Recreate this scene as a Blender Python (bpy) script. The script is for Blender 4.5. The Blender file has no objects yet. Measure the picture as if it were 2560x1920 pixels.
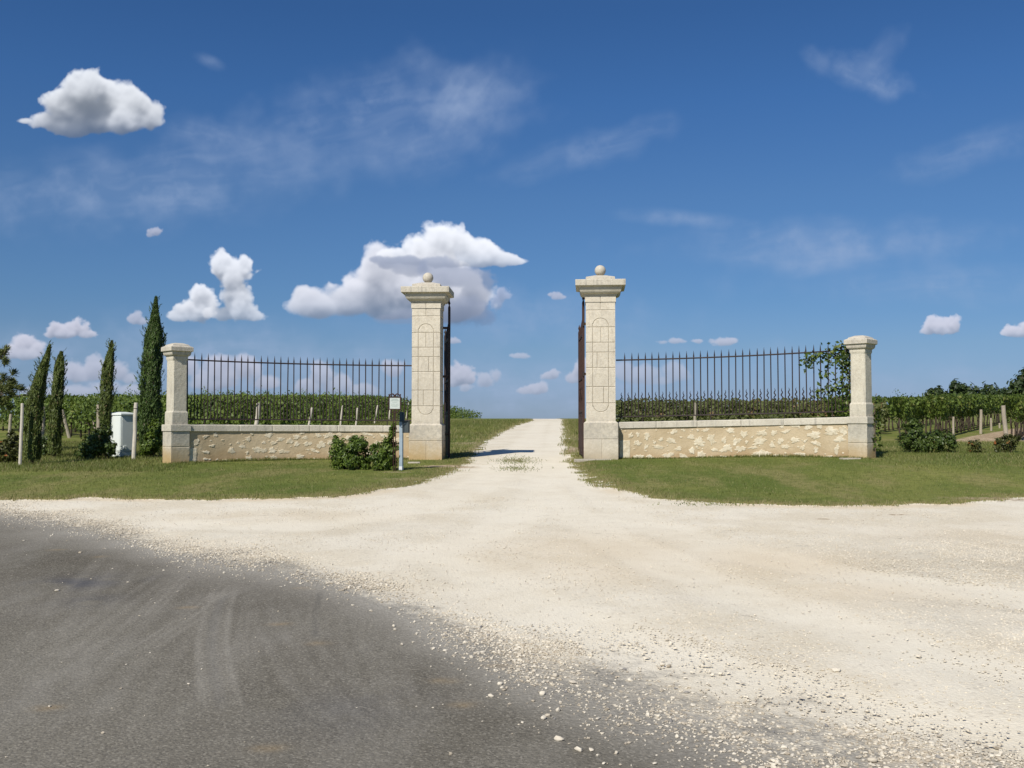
import bpy, math, random
import numpy as np
from mathutils import Vector, Matrix, Euler

R = math.radians
rng = np.random.default_rng(7)
random.seed(7)
scn = bpy.context.scene
COL = scn.collection

# ------------------------------------------------------------------ camera, sky, sun, exposure
CAM_Z = 1.6
FPX = 2500.0                       # focal length in pixels of a 2560 wide picture
PITCH = math.atan(100.0 / FPX)
cam_d = bpy.data.cameras.new("camera")
cam_d.sensor_width = 36.0
cam_d.lens = 36.0 * FPX / 2560.0
cam_d.clip_start = 0.1
cam_d.clip_end = 6000.0
cam = bpy.data.objects.new("camera", cam_d)
cam.location = (0, 0, CAM_Z)
cam.rotation_euler = (math.pi / 2 + PITCH, 0, 0)
COL.objects.link(cam)
scn.camera = cam

SUN_EL = R(43.0)
LIGHT = Vector((0.485 * math.cos(SUN_EL), 0.8745 * math.cos(SUN_EL), -math.sin(SUN_EL))).normalized()
sun_d = bpy.data.lights.new("sun", 'SUN')
sun_d.energy = 5.0
sun_d.angle = R(0.53)
sun_d.color = (1.0, 0.945, 0.85)
sun = bpy.data.objects.new("sun", sun_d)
sun.rotation_euler = LIGHT.to_track_quat('-Z', 'Y').to_euler()
sun.location = (-10, -16, 20)
COL.objects.link(sun)

scn.view_settings.view_transform = 'Standard'
scn.view_settings.look = 'None'
scn.view_settings.exposure = 0.0
scn.view_settings.gamma = 1.0
try:
    scn.view_settings.use_curve_mapping = False
except Exception:
    pass
scn.cycles.max_bounces = 6
scn.cycles.diffuse_bounces = 3
scn.cycles.transparent_max_bounces = 6
SKY_STRENGTH = 0.10


def pix_ray(px, py):
    a = (px - 1280.0) / FPX
    b = (960.0 - py) / FPX
    return a, math.cos(PITCH) - b * math.sin(PITCH), math.sin(PITCH) + b * math.cos(PITCH)


SLOPE = 0.029


def gat(px, py):
    """point of the sloping site seen at a place of the photograph (a survey of the ground plan)"""
    x, y, z = pix_ray(px, py)
    t = CAM_Z / (SLOPE * y - z)
    return x * t, y * t


# ---------- clouds: small voxel clouds lit by the sun, gathered into one sky map over directions (x/y, z/y)
def up_axis(a, n, axis):
    m = a.shape[axis] - 1
    t = np.linspace(0, m - 1e-4, n)
    i = t.astype(int)
    f = t - i
    f = f * f * (3 - 2 * f)
    sh = [1] * a.ndim
    sh[axis] = n
    f = f.reshape(sh).astype(np.float32)
    return np.take(a, i, axis) * (1 - f) + np.take(a, i + 1, axis) * f


def vnoise(shape, cell, r):
    cells = [max(1, int(math.ceil(s / cell))) for s in shape]
    a = r.random([c + 1 for c in cells], dtype=np.float32)
    for ax, n in enumerate(shape):
        a = up_axis(a, n, ax)
    return a


def fbm(shape, cell, octv, r, gain=0.55):
    out = np.zeros(shape, np.float32)
    amp, tot = 1.0, 0.0
    for _ in range(octv):
        out += amp * vnoise(shape, max(cell, 1.01), r)
        tot += amp
        amp *= gain
        cell *= 0.5
    return out / tot


SKY_U0, SKY_U1, SKY_V0, SKY_V1, SKY_PPU = -0.62, 0.62, -0.03, 0.50, 1700.0
SW, SH = int((SKY_U1 - SKY_U0) * SKY_PPU), int((SKY_V1 - SKY_V0) * SKY_PPU)
sky_rgb = np.zeros((SH, SW, 3), np.float32)
sky_a = np.zeros((SH, SW), np.float32)


def to_sky(px, py):
    x, y, z = pix_ray(px, py)
    return (x / y - SKY_U0) * SKY_PPU, (z / y - SKY_V0) * SKY_PPU


K = SKY_PPU / FPX


def over(x0, y0, rgb, a):
    h, w = a.shape
    xa, ya = max(0, x0), max(0, y0)
    xb, yb = min(SW, x0 + w), min(SH, y0 + h)
    if xb <= xa or yb <= ya:
        return
    sl = (slice(ya - y0, yb - y0), slice(xa - x0, xb - x0))
    t = (slice(ya, yb), slice(xa, xb))
    A, C = a[sl], rgb[sl]
    A0 = sky_a[t]
    An = A + A0 * (1 - A)
    sky_rgb[t] = (C * A[..., None] + sky_rgb[t] * (A0 * (1 - A))[..., None]) / np.maximum(An, 1e-5)[..., None]
    sky_a[t] = An


def fshift(a, dx, dy):
    ix, iy = int(math.floor(dx)), int(math.floor(dy))
    fx, fy = dx - ix, dy - iy

    def sh(q, sx, sy):
        return np.roll(np.roll(q, sx, 1), sy, 0)
    return ((1 - fx) * (1 - fy) * sh(a, ix, iy) + fx * (1 - fy) * sh(a, ix + 1, iy)
            + (1 - fx) * fy * sh(a, ix, iy + 1) + fx * fy * sh(a, ix + 1, iy + 1))


def soft(a, n):
    for _ in range(n):
        a = (a + np.roll(a, 1, 0) + np.roll(a, -1, 0)) / 3
        a = (a + np.roll(a, 1, 1) + np.roll(a, -1, 1)) / 3
    return a


def cloud(blobs, base=None, seed=1, dens=1.0, rough=1.0, lit=(0.70, 0.69, 0.69), amb=(0.19, 0.235, 0.32), fade=1.0, shade=1.0):
    r = np.random.default_rng(seed)
    P = []
    for b in blobs:
        sx, sy = to_sky(b[0], b[1])
        P.append((sx, sy, b[2] * K, (b[3] if len(b) > 3 else b[2]) * K))
    m = 1.6
    x0 = int(min(p[0] - p[2] * m for p in P)) - 8
    x1 = int(max(p[0] + p[2] * m for p in P)) + 8
    y0 = int(min(p[1] - p[3] * m for p in P)) - 8
    y1 = int(max(p[1] + p[3] * m for p in P)) + 8
    w, h = x1 - x0, y1 - y0
    rm = max(max(p[2], p[3]) for p in P)
    st = 1.0 if rm < 45 else 1.4
    n = int(2.6 * rm / st)
    X = (np.arange(w, dtype=np.float32) + x0)[None, :]
    Y = (np.arange(h, dtype=np.float32) + y0)[:, None]
    big = fbm((n, h, w), rm * 0.75, 6, r, 0.60)
    rip = 1 - np.abs(2 * fbm((n, h, w), rm * 0.42, 4, r, 0.55) - 1)
    f2 = np.full((n, h, w), -9, np.float32)
    Z = ((np.arange(n, dtype=np.float32) - n / 2) * st)[:, None, None]
    for (px, py, rx, ry) in P:
        rz = 0.5 * (rx + ry)
        z = r.normal(0, 0.12) * rm
        d = np.sqrt(((X - px) / rx)[None] ** 2 + ((Y - py) / ry)[None] ** 2 + ((Z - z) / rz) ** 2)
        f2 = np.maximum(f2, 1 - d)
    f = f2 + (big - 0.5) * 1.9 * rough + (rip - 0.74) * 0.30 * rough
    if base is not None:
        _, by = to_sky(1280, base)
        f = f - np.clip((by + rm * 0.34 - Y) / (rm * 0.62), 0, 3)[None] * 0.80
    D = np.clip(f * 1.75 + 0.04, 0, 1) ** 1.3 * dens * 0.36 * st * (34.0 / max(rm, 14)) ** 0.7
    roof = np.cumsum(D[:, ::-1], axis=1)[:, ::-1]
    tau = np.zeros((h, w), np.float32)
    T = np.ones((h, w), np.float32)
    C = np.zeros((h, w), np.float32)
    S = np.zeros((h, w), np.float32)
    ylo, yhi = min(p[1] - p[3] for p in P), max(p[1] + p[3] for p in P)
    hgt = np.clip((Y - ylo) / (yhi - ylo), 0, 1) + 0 * X
    for k in range(n):
        dk = D[k]
        e = 0.58 * np.exp(-tau * 0.42 * shade) + 0.42 * np.exp(-tau * 0.08 * shade)
        e = e * (0.24 + 0.76 * np.exp(-roof[k] * 0.085 * shade))
        ak = 1 - np.exp(-dk)
        C += T * ak * e
        S += T * ak * (0.78 + 0.30 * hgt)
        T *= 1 - ak
        tau = fshift(tau + dk, 0.40 * st, -1.55 * st) * 0.992
    A = 1 - T
    wgt = np.maximum(A, 1e-4)
    # the light scatters about inside the cloud: soften it, keep the outline
    ns = max(1, int(rm * 0.20))
    Cs = soft(C, ns) / np.maximum(soft(A, ns), 1e-3)
    C = 0.30 * C / wgt + 0.70 * Cs
    S = S / wgt
    A = np.clip(A * 1.02 - 0.006, 0, 1) * (1 - 0.45 * (1 - np.clip(hgt * 1.6, 0, 1)) ** 1.5)
    edge = np.minimum(np.minimum(X - x0, x1 - 1 - X), np.minimum(Y - y0, y1 - 1 - Y))
    A = A * np.clip(edge / 8, 0, 1)
    rgb = C[..., None] * np.array(lit, np.float32) + S[..., None] * np.array(amb, np.float32)
    over(x0, y0, rgb, (A * fade).astype(np.float32))


def cirrus(cx, cy, rx, ry, ang, strength, seed, stretch=6.0, cell=70):
    rx, ry, strength = rx * 1.55, ry * 1.75, strength * 1.15
    r = np.random.default_rng(seed)
    sx, sy = to_sky(cx, cy)
    hw = int(max(rx, ry) * K * 1.35) + 4
    n = 2 * hw
    N1 = fbm((n, n), cell * K, 5, r, 0.6)
    warp = (fbm((n, n), cell * K * 2.5, 3, r) - 0.5) * 120 * K
    yy, xx = np.mgrid[0:n, 0:n].astype(np.float32)
    xx -= hw
    yy -= hw
    c, s = math.cos(R(ang)), math.sin(R(ang))
    a = xx * c + yy * s
    b = -xx * s + yy * c
    base = fbm((max(8, int(n * 1.6)), max(8, int(n * 1.6 / stretch) + 8)), 14 * K, 5, r, 0.72)
    ia = np.clip(((a + hw * 1.5) / stretch * 0.53).astype(int), 0, base.shape[1] - 1)
    ib = np.clip((b + warp + hw * 1.5) * 0.53, 0, base.shape[0] - 1.01)
    f0 = ib - np.floor(ib)
    st = base[np.floor(ib).astype(int), ia] * (1 - f0) + base[np.minimum(np.floor(ib).astype(int) + 1, base.shape[0] - 1), ia] * f0
    # soften along the streak
    for _ in range(7):
        st = (st + fshift(st, 3 * c, 3 * s) + fshift(st, -3 * c, -3 * s)) / 3
    w2 = (fbm((n, n), cell * K * 1.3, 3, r) - 0.5) * 1.1
    m = np.clip(1 - np.sqrt((a / (rx * K)) ** 2 + (b / (ry * K)) ** 2) + w2 * 0.7, 0, 1)
    m = m * m * (3 - 2 * m)
    A = np.clip(m * (0.30 + 1.1 * np.clip(st - 0.40, 0, 1) + 1.3 * np.clip(N1 - 0.42, 0, 1)) * strength, 0, 0.9)
    rgb = np.ones((n, n, 3), np.float32) * np.array((0.36, 0.46, 0.66), np.float32)
    edge = np.minimum(np.minimum(xx + hw, hw - xx), np.minimum(yy + hw, hw - yy))
    over(int(sx) - hw, int(sy) - hw, rgb, (A * np.clip(edge / 12, 0, 1)).astype(np.float32))


cirrus(330, 470, 380, 85, 4, 0.46, 11)
cirrus(590, 350, 170, 36, -12, 0.38, 12)
cirrus(960, 300, 330, 110, 14, 0.36, 13)
cirrus(1170, 260, 85, 90, 50, 0.42, 14, 4.0)
cirrus(930, 385, 180, 40, 12, 0.25, 24)
cirrus(2150, 185, 115, 36, -16, 0.55, 15, 4.0, 50)
cirrus(2200, 140, 75, 28, 50, 0.40, 16, 4.0)
cirrus(1480, 375, 200, 38, 16, 0.32, 17)
cirrus(1700, 545, 110, 18, -4, 0.42, 18)
cirrus(2060, 610, 360, 50, 2, 0.46, 19)
cirrus(2420, 380, 190, 34, 18, 0.26, 20)
cirrus(2080, 655, 120, 20, 12, 0.32, 22)
cirrus(1330, 790, 330, 60, -2, 0.34, 21)
cirrus(500, 890, 620, 70, 0, 0.46, 25)
cirrus(1400, 970, 1300, 70, 0, 0.48, 26)
cirrus(2300, 720, 360, 40, 0, 0.25, 27)
cirrus(525, 153, 34, 14, -25, 0.35, 28)
LOWL, LOWA = (0.405, 0.39, 0.42), (0.18, 0.215, 0.31)
cloud([(190, 935, 48, 34), (235, 925, 40, 34), (285, 930, 34, 28), (140, 955, 40, 25), (330, 950, 26, 18)], 965, 31, 0.5, 1, LOWL, LOWA, 0.75)
cloud([(190, 985, 70, 20), (260, 975, 50, 20), (320, 980, 40, 18), (90, 985, 60, 18)], 1000, 32, 0.45, 1, LOWL, LOWA, 0.6)
cloud([(560, 940, 60, 44), (610, 925, 44, 40), (520, 960, 46, 30), (665, 960, 36, 22), (470, 915, 26, 26)], 985, 33, 0.6, 1, LOWL, LOWA, 0.8)
cloud([(800, 935, 36, 30), (840, 965, 46, 26), (770, 965, 36, 22), (900, 978, 46, 20), (980, 920, 36, 24)], 1000, 34, 0.5, 1, LOWL, LOWA, 0.7)
cloud([(1150, 938, 32, 30), (1172, 950, 26, 22), (1130, 955, 24, 20)], 968, 35, 0.8, 1, LOWL, LOWA, 0.85)
cloud([(1215, 950, 26, 20), (1235, 940, 18, 18), (1160, 975, 30, 14)], 975, 36, 0.5, 1, LOWL, LOWA, 0.6)
cloud([(1335, 973, 28, 18), (1310, 980, 20, 12), (1355, 970, 18, 16)], 990, 37, 0.6, 1, LOWL, LOWA, 0.7)
cloud([(1370, 940, 24, 13), (1385, 935, 16, 12)], 952, 38, 0.6, 1, LOWL, LOWA, 0.7)
cloud([(1300, 893, 26, 9)], 900, 39, 0.5, 1, LOWL, LOWA, 0.6)
cloud([(1135, 853, 16, 12)], 862, 40, 0.6, 1, LOWL, LOWA, 0.7)
cloud([(1450, 935, 28, 30), (1435, 948, 24, 16)], 960, 41, 0.7, 1, LOWL, LOWA, 0.8)
cloud([(1600, 940, 60, 26), (1560, 930, 30, 34), (1690, 930, 40, 30), (1640, 955, 60, 16)], 970, 42, 0.4, 1, LOWL, LOWA, 0.55)
cloud([(1810, 858, 34, 14), (1785, 864, 22, 8)], 868, 43, 0.7, 1, LOWL, LOWA, 0.75)
cloud([(1690, 854, 22, 9), (1655, 858, 16, 7), (1745, 854, 16, 8)], 862, 44, 0.6, 1, LOWL, LOWA, 0.65)
cloud([(2340, 815, 32, 22), (2375, 815, 28, 22), (2318, 832, 22, 14), (2360, 830, 40, 16)], 842, 45, 1.0, 1, (0.52, 0.50, 0.53), LOWA, 0.9)
cloud([(2540, 833, 40, 16), (2575, 828, 40, 22)], 848, 46, 0.9, 1, (0.52, 0.50, 0.53), LOWA, 0.9)
cloud([(1390, 742, 18, 12), (1402, 745, 14, 8), (1376, 737, 10, 7)], 752, 47, 0.7, 1, LOWL, LOWA, 0.7)
cloud([(388, 580, 18, 12), (376, 590, 12, 8)], 594, 48, 0.6, 1, LOWL, LOWA, 0.7)
cloud([(343, 800, 24, 18), (355, 806, 18, 12)], 812, 49, 0.7, 1, LOWL, LOWA, 0.75)
cloud([(150, 830, 34, 24), (185, 822, 32, 24), (212, 838, 26, 14), (128, 840, 20, 14)], 850, 50, 1.0, 1, (0.50, 0.475, 0.50), LOWA, 0.92)
cloud([(60, 858, 32, 30), (85, 872, 30, 22), (35, 880, 34, 24), (5, 885, 30, 22), (70, 888, 40, 20)], 905, 51, 0.9, 1, (0.50, 0.475, 0.50), LOWA, 0.9)
cloud([(502, 742, 30, 30), (515, 760, 30, 26), (482, 780, 46, 32), (448, 794, 38, 18)], 808, 52, 1.05)
cloud([(575, 668, 46, 34), (608, 670, 32, 34), (580, 705, 34, 38), (594, 745, 42, 46), (600, 778, 52, 36), (562, 788, 46, 24), (632, 792, 36, 20)], 808, 53, 1.1)
cloud([(1255, 735, 22, 20), (1238, 755, 14, 24)], None, 54, 0.45, 1.1, (0.30, 0.32, 0.40), (0.18, 0.22, 0.32), 0.7)
cloud([(1150, 780, 60, 34), (1190, 755, 44, 46), (1130, 745, 50, 60), (1210, 790, 30, 20)], None, 55, 0.5, 1.15, (0.10, 0.13, 0.2), (0.13, 0.18, 0.30), 0.75)
cloud([(955, 690, 84, 76), (925, 740, 96, 66), (1020, 735, 116, 84), (865, 758, 70, 50), (800, 768, 66, 40), (752, 740, 24, 24),
       (1100, 735, 110, 80), (1060, 672, 100, 74), (1120, 780, 100, 40), (1010, 785, 130, 32), (1160, 715, 50, 46)], 808, 56, 1.2, 1.0, (0.74, 0.72, 0.725), (0.155, 0.195, 0.285), 1.0, 1.5)
cloud([(1105, 606, 62, 50), (1060, 632, 72, 44), (1150, 628, 70, 46), (1000, 642, 56, 26), (1200, 640, 56, 32), (1250, 650, 42, 18),
       (1290, 654, 32, 10), (1110, 650, 90, 30)], 684, 57, 1.1, 1.0, (0.82, 0.81, 0.81), (0.19, 0.23, 0.31))
GREYL, GREYA = (0.10, 0.10, 0.12), (0.22, 0.275, 0.40)
cloud([(990, 656, 80, 20), (1030, 672, 60, 22), (940, 650, 40, 12)], None, 59, 0.55, 1.1, GREYL, GREYA, 0.8)
cloud([(1110, 668, 70, 30), (1160, 690, 60, 34), (1190, 720, 40, 40)], None, 60, 0.5, 1.1, GREYL, GREYA, 0.7)
cloud([(1080, 790, 110, 22), (1000, 800, 90, 14), (1150, 775, 70, 30)], None, 62, 0.45, 1.1, GREYL, GREYA, 0.55)
cloud([(215, 228, 58, 46), (160, 265, 58, 46), (285, 250, 66, 46), (352, 272, 46, 40), (105, 302, 40, 26), (232, 290, 100, 58),
       (310, 300, 70, 46), (62, 303, 26, 10), (180, 318, 80, 40), (372, 290, 44, 44)], 345, 158, 1.25, 1.0, (0.74, 0.74, 0.745), (0.155, 0.19, 0.25), 1.0, 1.6)

img = bpy.data.images.new("cloud_map", SW, SH, alpha=True, float_buffer=True)
img.colorspace_settings.name = 'Non-Color'
img.alpha_mode = 'CHANNEL_PACKED'
buf = np.concatenate([sky_rgb, sky_a[..., None]], 2).astype(np.float32)
img.pixels.foreach_set(buf.ravel())
img.update()
del buf

world = bpy.data.worlds.new("World")
scn.world = world
world.use_nodes = True
wn, wl = world.node_tree.nodes, world.node_tree.links
wn.clear()
w_out = wn.new('ShaderNodeOutputWorld')
w_bg = wn.new('ShaderNodeBackground')
w_bg.inputs['Strength'].default_value = SKY_STRENGTH
w_sky = wn.new('ShaderNodeTexSky')
w_sky.sky_type = 'NISHITA'
w_sky.sun_disc = False
w_sky.sun_elevation = SUN_EL
w_sky.sun_rotation = math.atan2(-LIGHT.x, -LIGHT.y)
w_sky.altitude = 0.0
w_sky.air_density = 1.0
w_sky.dust_density = 0.35
w_sky.ozone_density = 2.2
tc = wn.new('ShaderNodeTexCoord')
sep = wn.new('ShaderNodeSeparateXYZ')
wl.new(tc.outputs['Generated'], sep.inputs[0])


def wmath(op, a, b):
    m = wn.new('ShaderNodeMath')
    m.operation = op
    for i, v in enumerate((a, b)):
        if isinstance(v, (int, float)):
            m.inputs[i].default_value = v
        else:
            wl.new(v, m.inputs[i])
    return m.outputs[0]


yy_ = wmath('MAXIMUM', sep.outputs['Y'], 0.02)
u_ = wmath('DIVIDE', wmath('SUBTRACT', wmath('DIVIDE', sep.outputs['X'], yy_), SKY_U0), SKY_U1 - SKY_U0)
v_ = wmath('DIVIDE', wmath('SUBTRACT', wmath('DIVIDE', sep.outputs['Z'], yy_), SKY_V0), SKY_V1 - SKY_V0)
cmb = wn.new('ShaderNodeCombineXYZ')
wl.new(u_, cmb.inputs[0])
wl.new(v_, cmb.inputs[1])
it = wn.new('ShaderNodeTexImage')
it.image = img
it.extension = 'CLIP'
it.interpolation = 'Cubic'
wl.new(cmb.outputs[0], it.inputs['Vector'])
gain = wn.new('ShaderNodeVectorMath')
gain.operation = 'SCALE'
gain.inputs['Scale'].default_value = 1.0 / SKY_STRENGTH
wl.new(it.outputs['Color'], gain.inputs[0])
hs = wn.new('ShaderNodeHueSaturation')
hs.inputs['Saturation'].default_value = 1.0
hs.inputs['Value'].default_value = 1.0
wl.new(w_sky.outputs[0], hs.inputs['Color'])
mx = wn.new('ShaderNodeMix')
mx.data_type = 'RGBA'
wl.new(it.outputs['Alpha'], mx.inputs[0])
# the camera's white balance on the sky: deeper and bluer than the bare model
tint = wn.new('ShaderNodeValToRGB')
els = tint.color_ramp.elements
SKY_BAL = [(0.0, (.35, .49, .86)), (.024, (.335, .455, .80)), (.074, (.36, .485, .72)), (.123, (.333, .494, .72)), (.219, (.335, .522, .752)), (.308, (.29, .52, .80)), (.383, (.264, .49, .765)), (.75, (.45, .62, .85))]
while len(els) < len(SKY_BAL):
    els.new(0.5)
for e_, (p_, c_) in zip(els, SKY_BAL):
    e_.position = p_
for e_, (p_, c_) in zip(els, SKY_BAL):
    e_.color = c_ + (1.0,)
wl.new(sep.outputs['Z'], tint.inputs[0])
mul = wn.new('ShaderNodeMix')
mul.data_type = 'RGBA'
mul.blend_type = 'MULTIPLY'
mul.inputs[0].default_value = 1.0
wl.new(hs.outputs[0], mul.inputs[6])
wl.new(tint.outputs[0], mul.inputs[7])
wl.new(mul.outputs[2], mx.inputs[6])
wl.new(gain.outputs[0], mx.inputs[7])
wl.new(mx.outputs[2], w_bg.inputs['Color'])
wl.new(w_bg.outputs[0], w_out.inputs['Surface'])


# ------------------------------------------------------------------ helpers: materials
def new_mat(name):
    m = bpy.data.materials.new(name)
    m.use_nodes = True
    nt = m.node_tree
    b = nt.nodes['Principled BSDF']
    b.inputs['Specular IOR Level'].default_value = 0.25
    return m, nt.nodes, nt.links, b


class NT:
    """short hand for wiring shader nodes"""
    def __init__(s, m):
        s.n, s.l = m.node_tree.nodes, m.node_tree.links

    def put(s, sock, v):
        if isinstance(v, (int, float)):
            sock.default_value = v
        elif isinstance(v, (tuple, list)):
            sock.default_value = tuple(v) + ((1.0,) if len(v) == 3 and sock.type == 'RGBA' else ())
        else:
            s.l.new(v, sock)

    def pos(s):
        return s.n.new('ShaderNodeNewGeometry').outputs['Position']

    def opos(s):
        return s.n.new('ShaderNodeTexCoord').outputs['Object']

    def scale(s, v, k):
        q = s.n.new('ShaderNodeMapping')
        s.l.new(v, q.inputs[0])
        q.inputs['Scale'].default_value = k
        return q.outputs[0]

    def noise(s, v, scale, detail=4, rough=0.55, dist=0.0):
        q = s.n.new('ShaderNodeTexNoise')
        s.l.new(v, q.inputs['Vector'])
        q.inputs['Scale'].default_value = scale
        q.inputs['Detail'].default_value = detail
        q.inputs['Roughness'].default_value = rough
        q.inputs['Distortion'].default_value = dist
        return q.outputs[0]

    def voro(s, v, scale, feature='F1', out='Distance'):
        q = s.n.new('ShaderNodeTexVoronoi')
        q.feature = feature
        s.l.new(v, q.inputs['Vector'])
        q.inputs['Scale'].default_value = scale
        return q.outputs[out]

    def ramp(s, v, lo, hi, a=0.0, b=1.0):
        q = s.n.new('ShaderNodeMapRange')
        q.interpolation_type = 'SMOOTHSTEP'
        s.l.new(v, q.inputs['Value'])
        for k, x in (('From Min', lo), ('From Max', hi), ('To Min', a), ('To Max', b)):
            q.inputs[k].default_value = x
        return q.outputs[0]

    def math(s, op, a, b=0.0, clamp=False):
        q = s.n.new('ShaderNodeMath')
        q.operation = op
        q.use_clamp = clamp
        s.put(q.inputs[0], a)
        s.put(q.inputs[1], b)
        return q.outputs[0]

    def mix(s, f, a, b, mode='MIX'):
        q = s.n.new('ShaderNodeMix')
        q.data_type = 'RGBA'
        q.blend_type = mode
        s.put(q.inputs[0], f)
        s.put(q.inputs[6], a)
        s.put(q.inputs[7], b)
        return q.outputs[2]

    def attr(s, name):
        q = s.n.new('ShaderNodeAttribute')
        q.attribute_name = name
        return q.outputs['Fac']

    def bump(s, h, strength, dist):
        q = s.n.new('ShaderNodeBump')
        q.inputs['Strength'].default_value = strength
        q.inputs['Distance'].default_value = dist
        s.l.new(h, q.inputs['Height'])
        return q.outputs[0]


def simple_mat(name, col, rough=0.6, var=0.15, scale=8.0, metal=0.0, bump=0.0):
    m, n, l, b = new_mat(name)
    t = NT(m)
    p = t.opos()
    nz = t.noise(p, scale, 5)
    c = t.mix(nz, tuple(x * (1 - var) for x in col), tuple(min(1, x * (1 + var)) for x in col))
    l.new(c, b.inputs['Base Color'])
    b.inputs['Roughness'].default_value = rough
    b.inputs['Metallic'].default_value = metal
    if bump:
        l.new(t.bump(t.noise(p, scale * 6, 4), bump, 0.01), b.inputs['Normal'])
    return m


def leaf_mat(name, dark, light, accent=None, trans=0.22, rough=0.5):
    m, n, l, b = new_mat(name)
    t = NT(m)
    a = t.attr('tint')
    c = t.mix(t.ramp(a, 0.0, 0.9), dark, light)
    if accent:
        c = t.mix(t.ramp(a, 0.90, 0.97), c, accent)
    l.new(c, b.inputs['Base Color'])
    b.inputs['Roughness'].default_value = rough
    b.inputs['Specular IOR Level'].default_value = 0.3
    tr = n.new('ShaderNodeBsdfTranslucent')
    l.new(t.mix(0.5, c, tuple(x * y for x, y in zip(light, (1.3, 1.25, 0.5)))), tr.inputs[0])
    ms = n.new('ShaderNodeMixShader')
    ms.inputs[0].default_value = trans
    l.new(b.outputs[0], ms.inputs[1])
    l.new(tr.outputs[0], ms.inputs[2])
    l.new(ms.outputs[0], n['Material Output'].inputs[0])
    return m


def limestone(name, base, stain=(0.43, 0.305, 0.145), stain_h=0.0, grey=0.35):
    m, n, l, b = new_mat(name)
    t = NT(m)
    p = t.opos()
    big = t.noise(p, 1.6, 5, 0.6)
    fine = t.noise(p, 22, 6, 0.7)
    c = t.mix(t.ramp(big, 0.35, 0.68), tuple(x * 0.90 for x in base), tuple(min(0.8, x * 1.07) for x in base))
    c = t.mix(t.ramp(fine, 0.42, 0.70, 0, 0.50), c, tuple(x * y for x, y in zip(base, (0.70, 0.66, 0.60))))
    c = t.mix(t.ramp(t.noise(p, 5.5, 5, 0.65), 0.50, 0.72, 0, 0.30), c, tuple(x * y for x, y in zip(base, (0.74, 0.72, 0.70))))
    blk = t.attr('block')
    c = t.mix(t.ramp(blk, 0.0, 1.0, 0.0, 0.20), c, tuple(x * y for x, y in zip(base, (0.72, 0.72, 0.76))))
    # grey lichen and rain streaks
    st = t.noise(t.scale(p, (5.0, 5.0, 0.7)), 2.2, 5, 0.65)
    c = t.mix(t.ramp(st, 0.52, 0.74, 0, grey), c, (0.24, 0.225, 0.20))
    if stain_h > 0:
        s = n.new('ShaderNodeSeparateXYZ')
        l.new(p, s.inputs[0])
        hz = t.math('ADD', s.outputs[2], t.math('MULTIPLY', t.math('SUBTRACT', big, 0.5), stain_h * 1.1))
        c = t.mix(t.ramp(hz, 0.0, stain_h, 0.95, 0.0), c, stain)
        c = t.mix(t.math('MULTIPLY', t.ramp(hz, 0.35, 0.55), t.ramp(hz, 1.0, 0.8)), c, t.mix(t.ramp(t.noise(p, 9, 5, 0.7), 0.42, 0.66, 0.12, 0.5), c, (0.27, 0.255, 0.225)))
    j = t.attr('joint')
    c = t.mix(t.ramp(j, 0.1, 0.9, 0, 0.42), c, (0.24, 0.20, 0.145))
    l.new(c, b.inputs['Base Color'])
    b.inputs['Roughness'].default_value = 0.88
    b.inputs['Specular IOR Level'].default_value = 0.12
    hh = t.math('ADD', t.noise(p, 60, 4, 0.65), t.math('MULTIPLY', t.noise(p, 14, 4), 1.2))
    l.new(t.bump(hh, 0.5, 0.012), b.inputs['Normal'])
    return m


# ------------------------------------------------------------------ helpers: meshes and objects
def link(o, parent=None):
    COL.objects.link(o)
    if parent is not None:
        o.parent = parent
    return o


def mesh_np(name, V, quads=None, tris=None, attrs=None, smooth=False):
    me = bpy.data.meshes.new(name)
    V = np.asarray(V, np.float32).reshape(-1, 3)
    q = np.zeros((0, 4), np.int32) if quads is None else np.asarray(quads, np.int32).reshape(-1, 4)
    t = np.zeros((0, 3), np.int32) if tris is None else np.asarray(tris, np.int32).reshape(-1, 3)
    me.vertices.add(len(V))
    me.vertices.foreach_set('co', V.ravel())
    idx = np.concatenate([q.ravel(), t.ravel()])
    me.loops.add(len(idx))
    me.loops.foreach_set('vertex_index', idx)
    me.polygons.add(len(q) + len(t))
    starts = np.concatenate([np.arange(len(q)) * 4, len(q) * 4 + np.arange(len(t)) * 3]).astype(np.int32)
    me.polygons.foreach_set('loop_start', starts)
    me.polygons.foreach_set('use_smooth', np.full(len(q) + len(t), bool(smooth)))
    for k, a in (attrs or {}).items():
        at = me.attributes.new(k, 'FLOAT', 'POINT')
        at.data.foreach_set('value', np.asarray(a, np.float32).ravel())
    me.update()
    me.validate()
    return me


def obj(name, me, mat, parent=None, loc=None, rot=None):
    if mat is not None and not me.materials:
        me.materials.append(mat)
    o = bpy.data.objects.new(name, me)
    if loc is not None:
        o.location = loc
    if rot is not None:
        o.rotation_euler = rot
    return link(o, parent)


def tag(o, label=None, cat=None, group=None, kind=None):
    if label:
        o['label'] = label
    if cat:
        o['category'] = cat
    if group:
        o['group'] = group
    if kind:
        o['kind'] = kind
    return o


def thing(name, label, cat, loc=(0, 0, 0), rz=0.0, group=None):
    o = bpy.data.objects.new(name, None)
    o.empty_display_size = 0.3
    o.location = loc
    o.rotation_euler = (0, 0, rz)
    link(o)
    return tag(o, label, cat, group)


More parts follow.
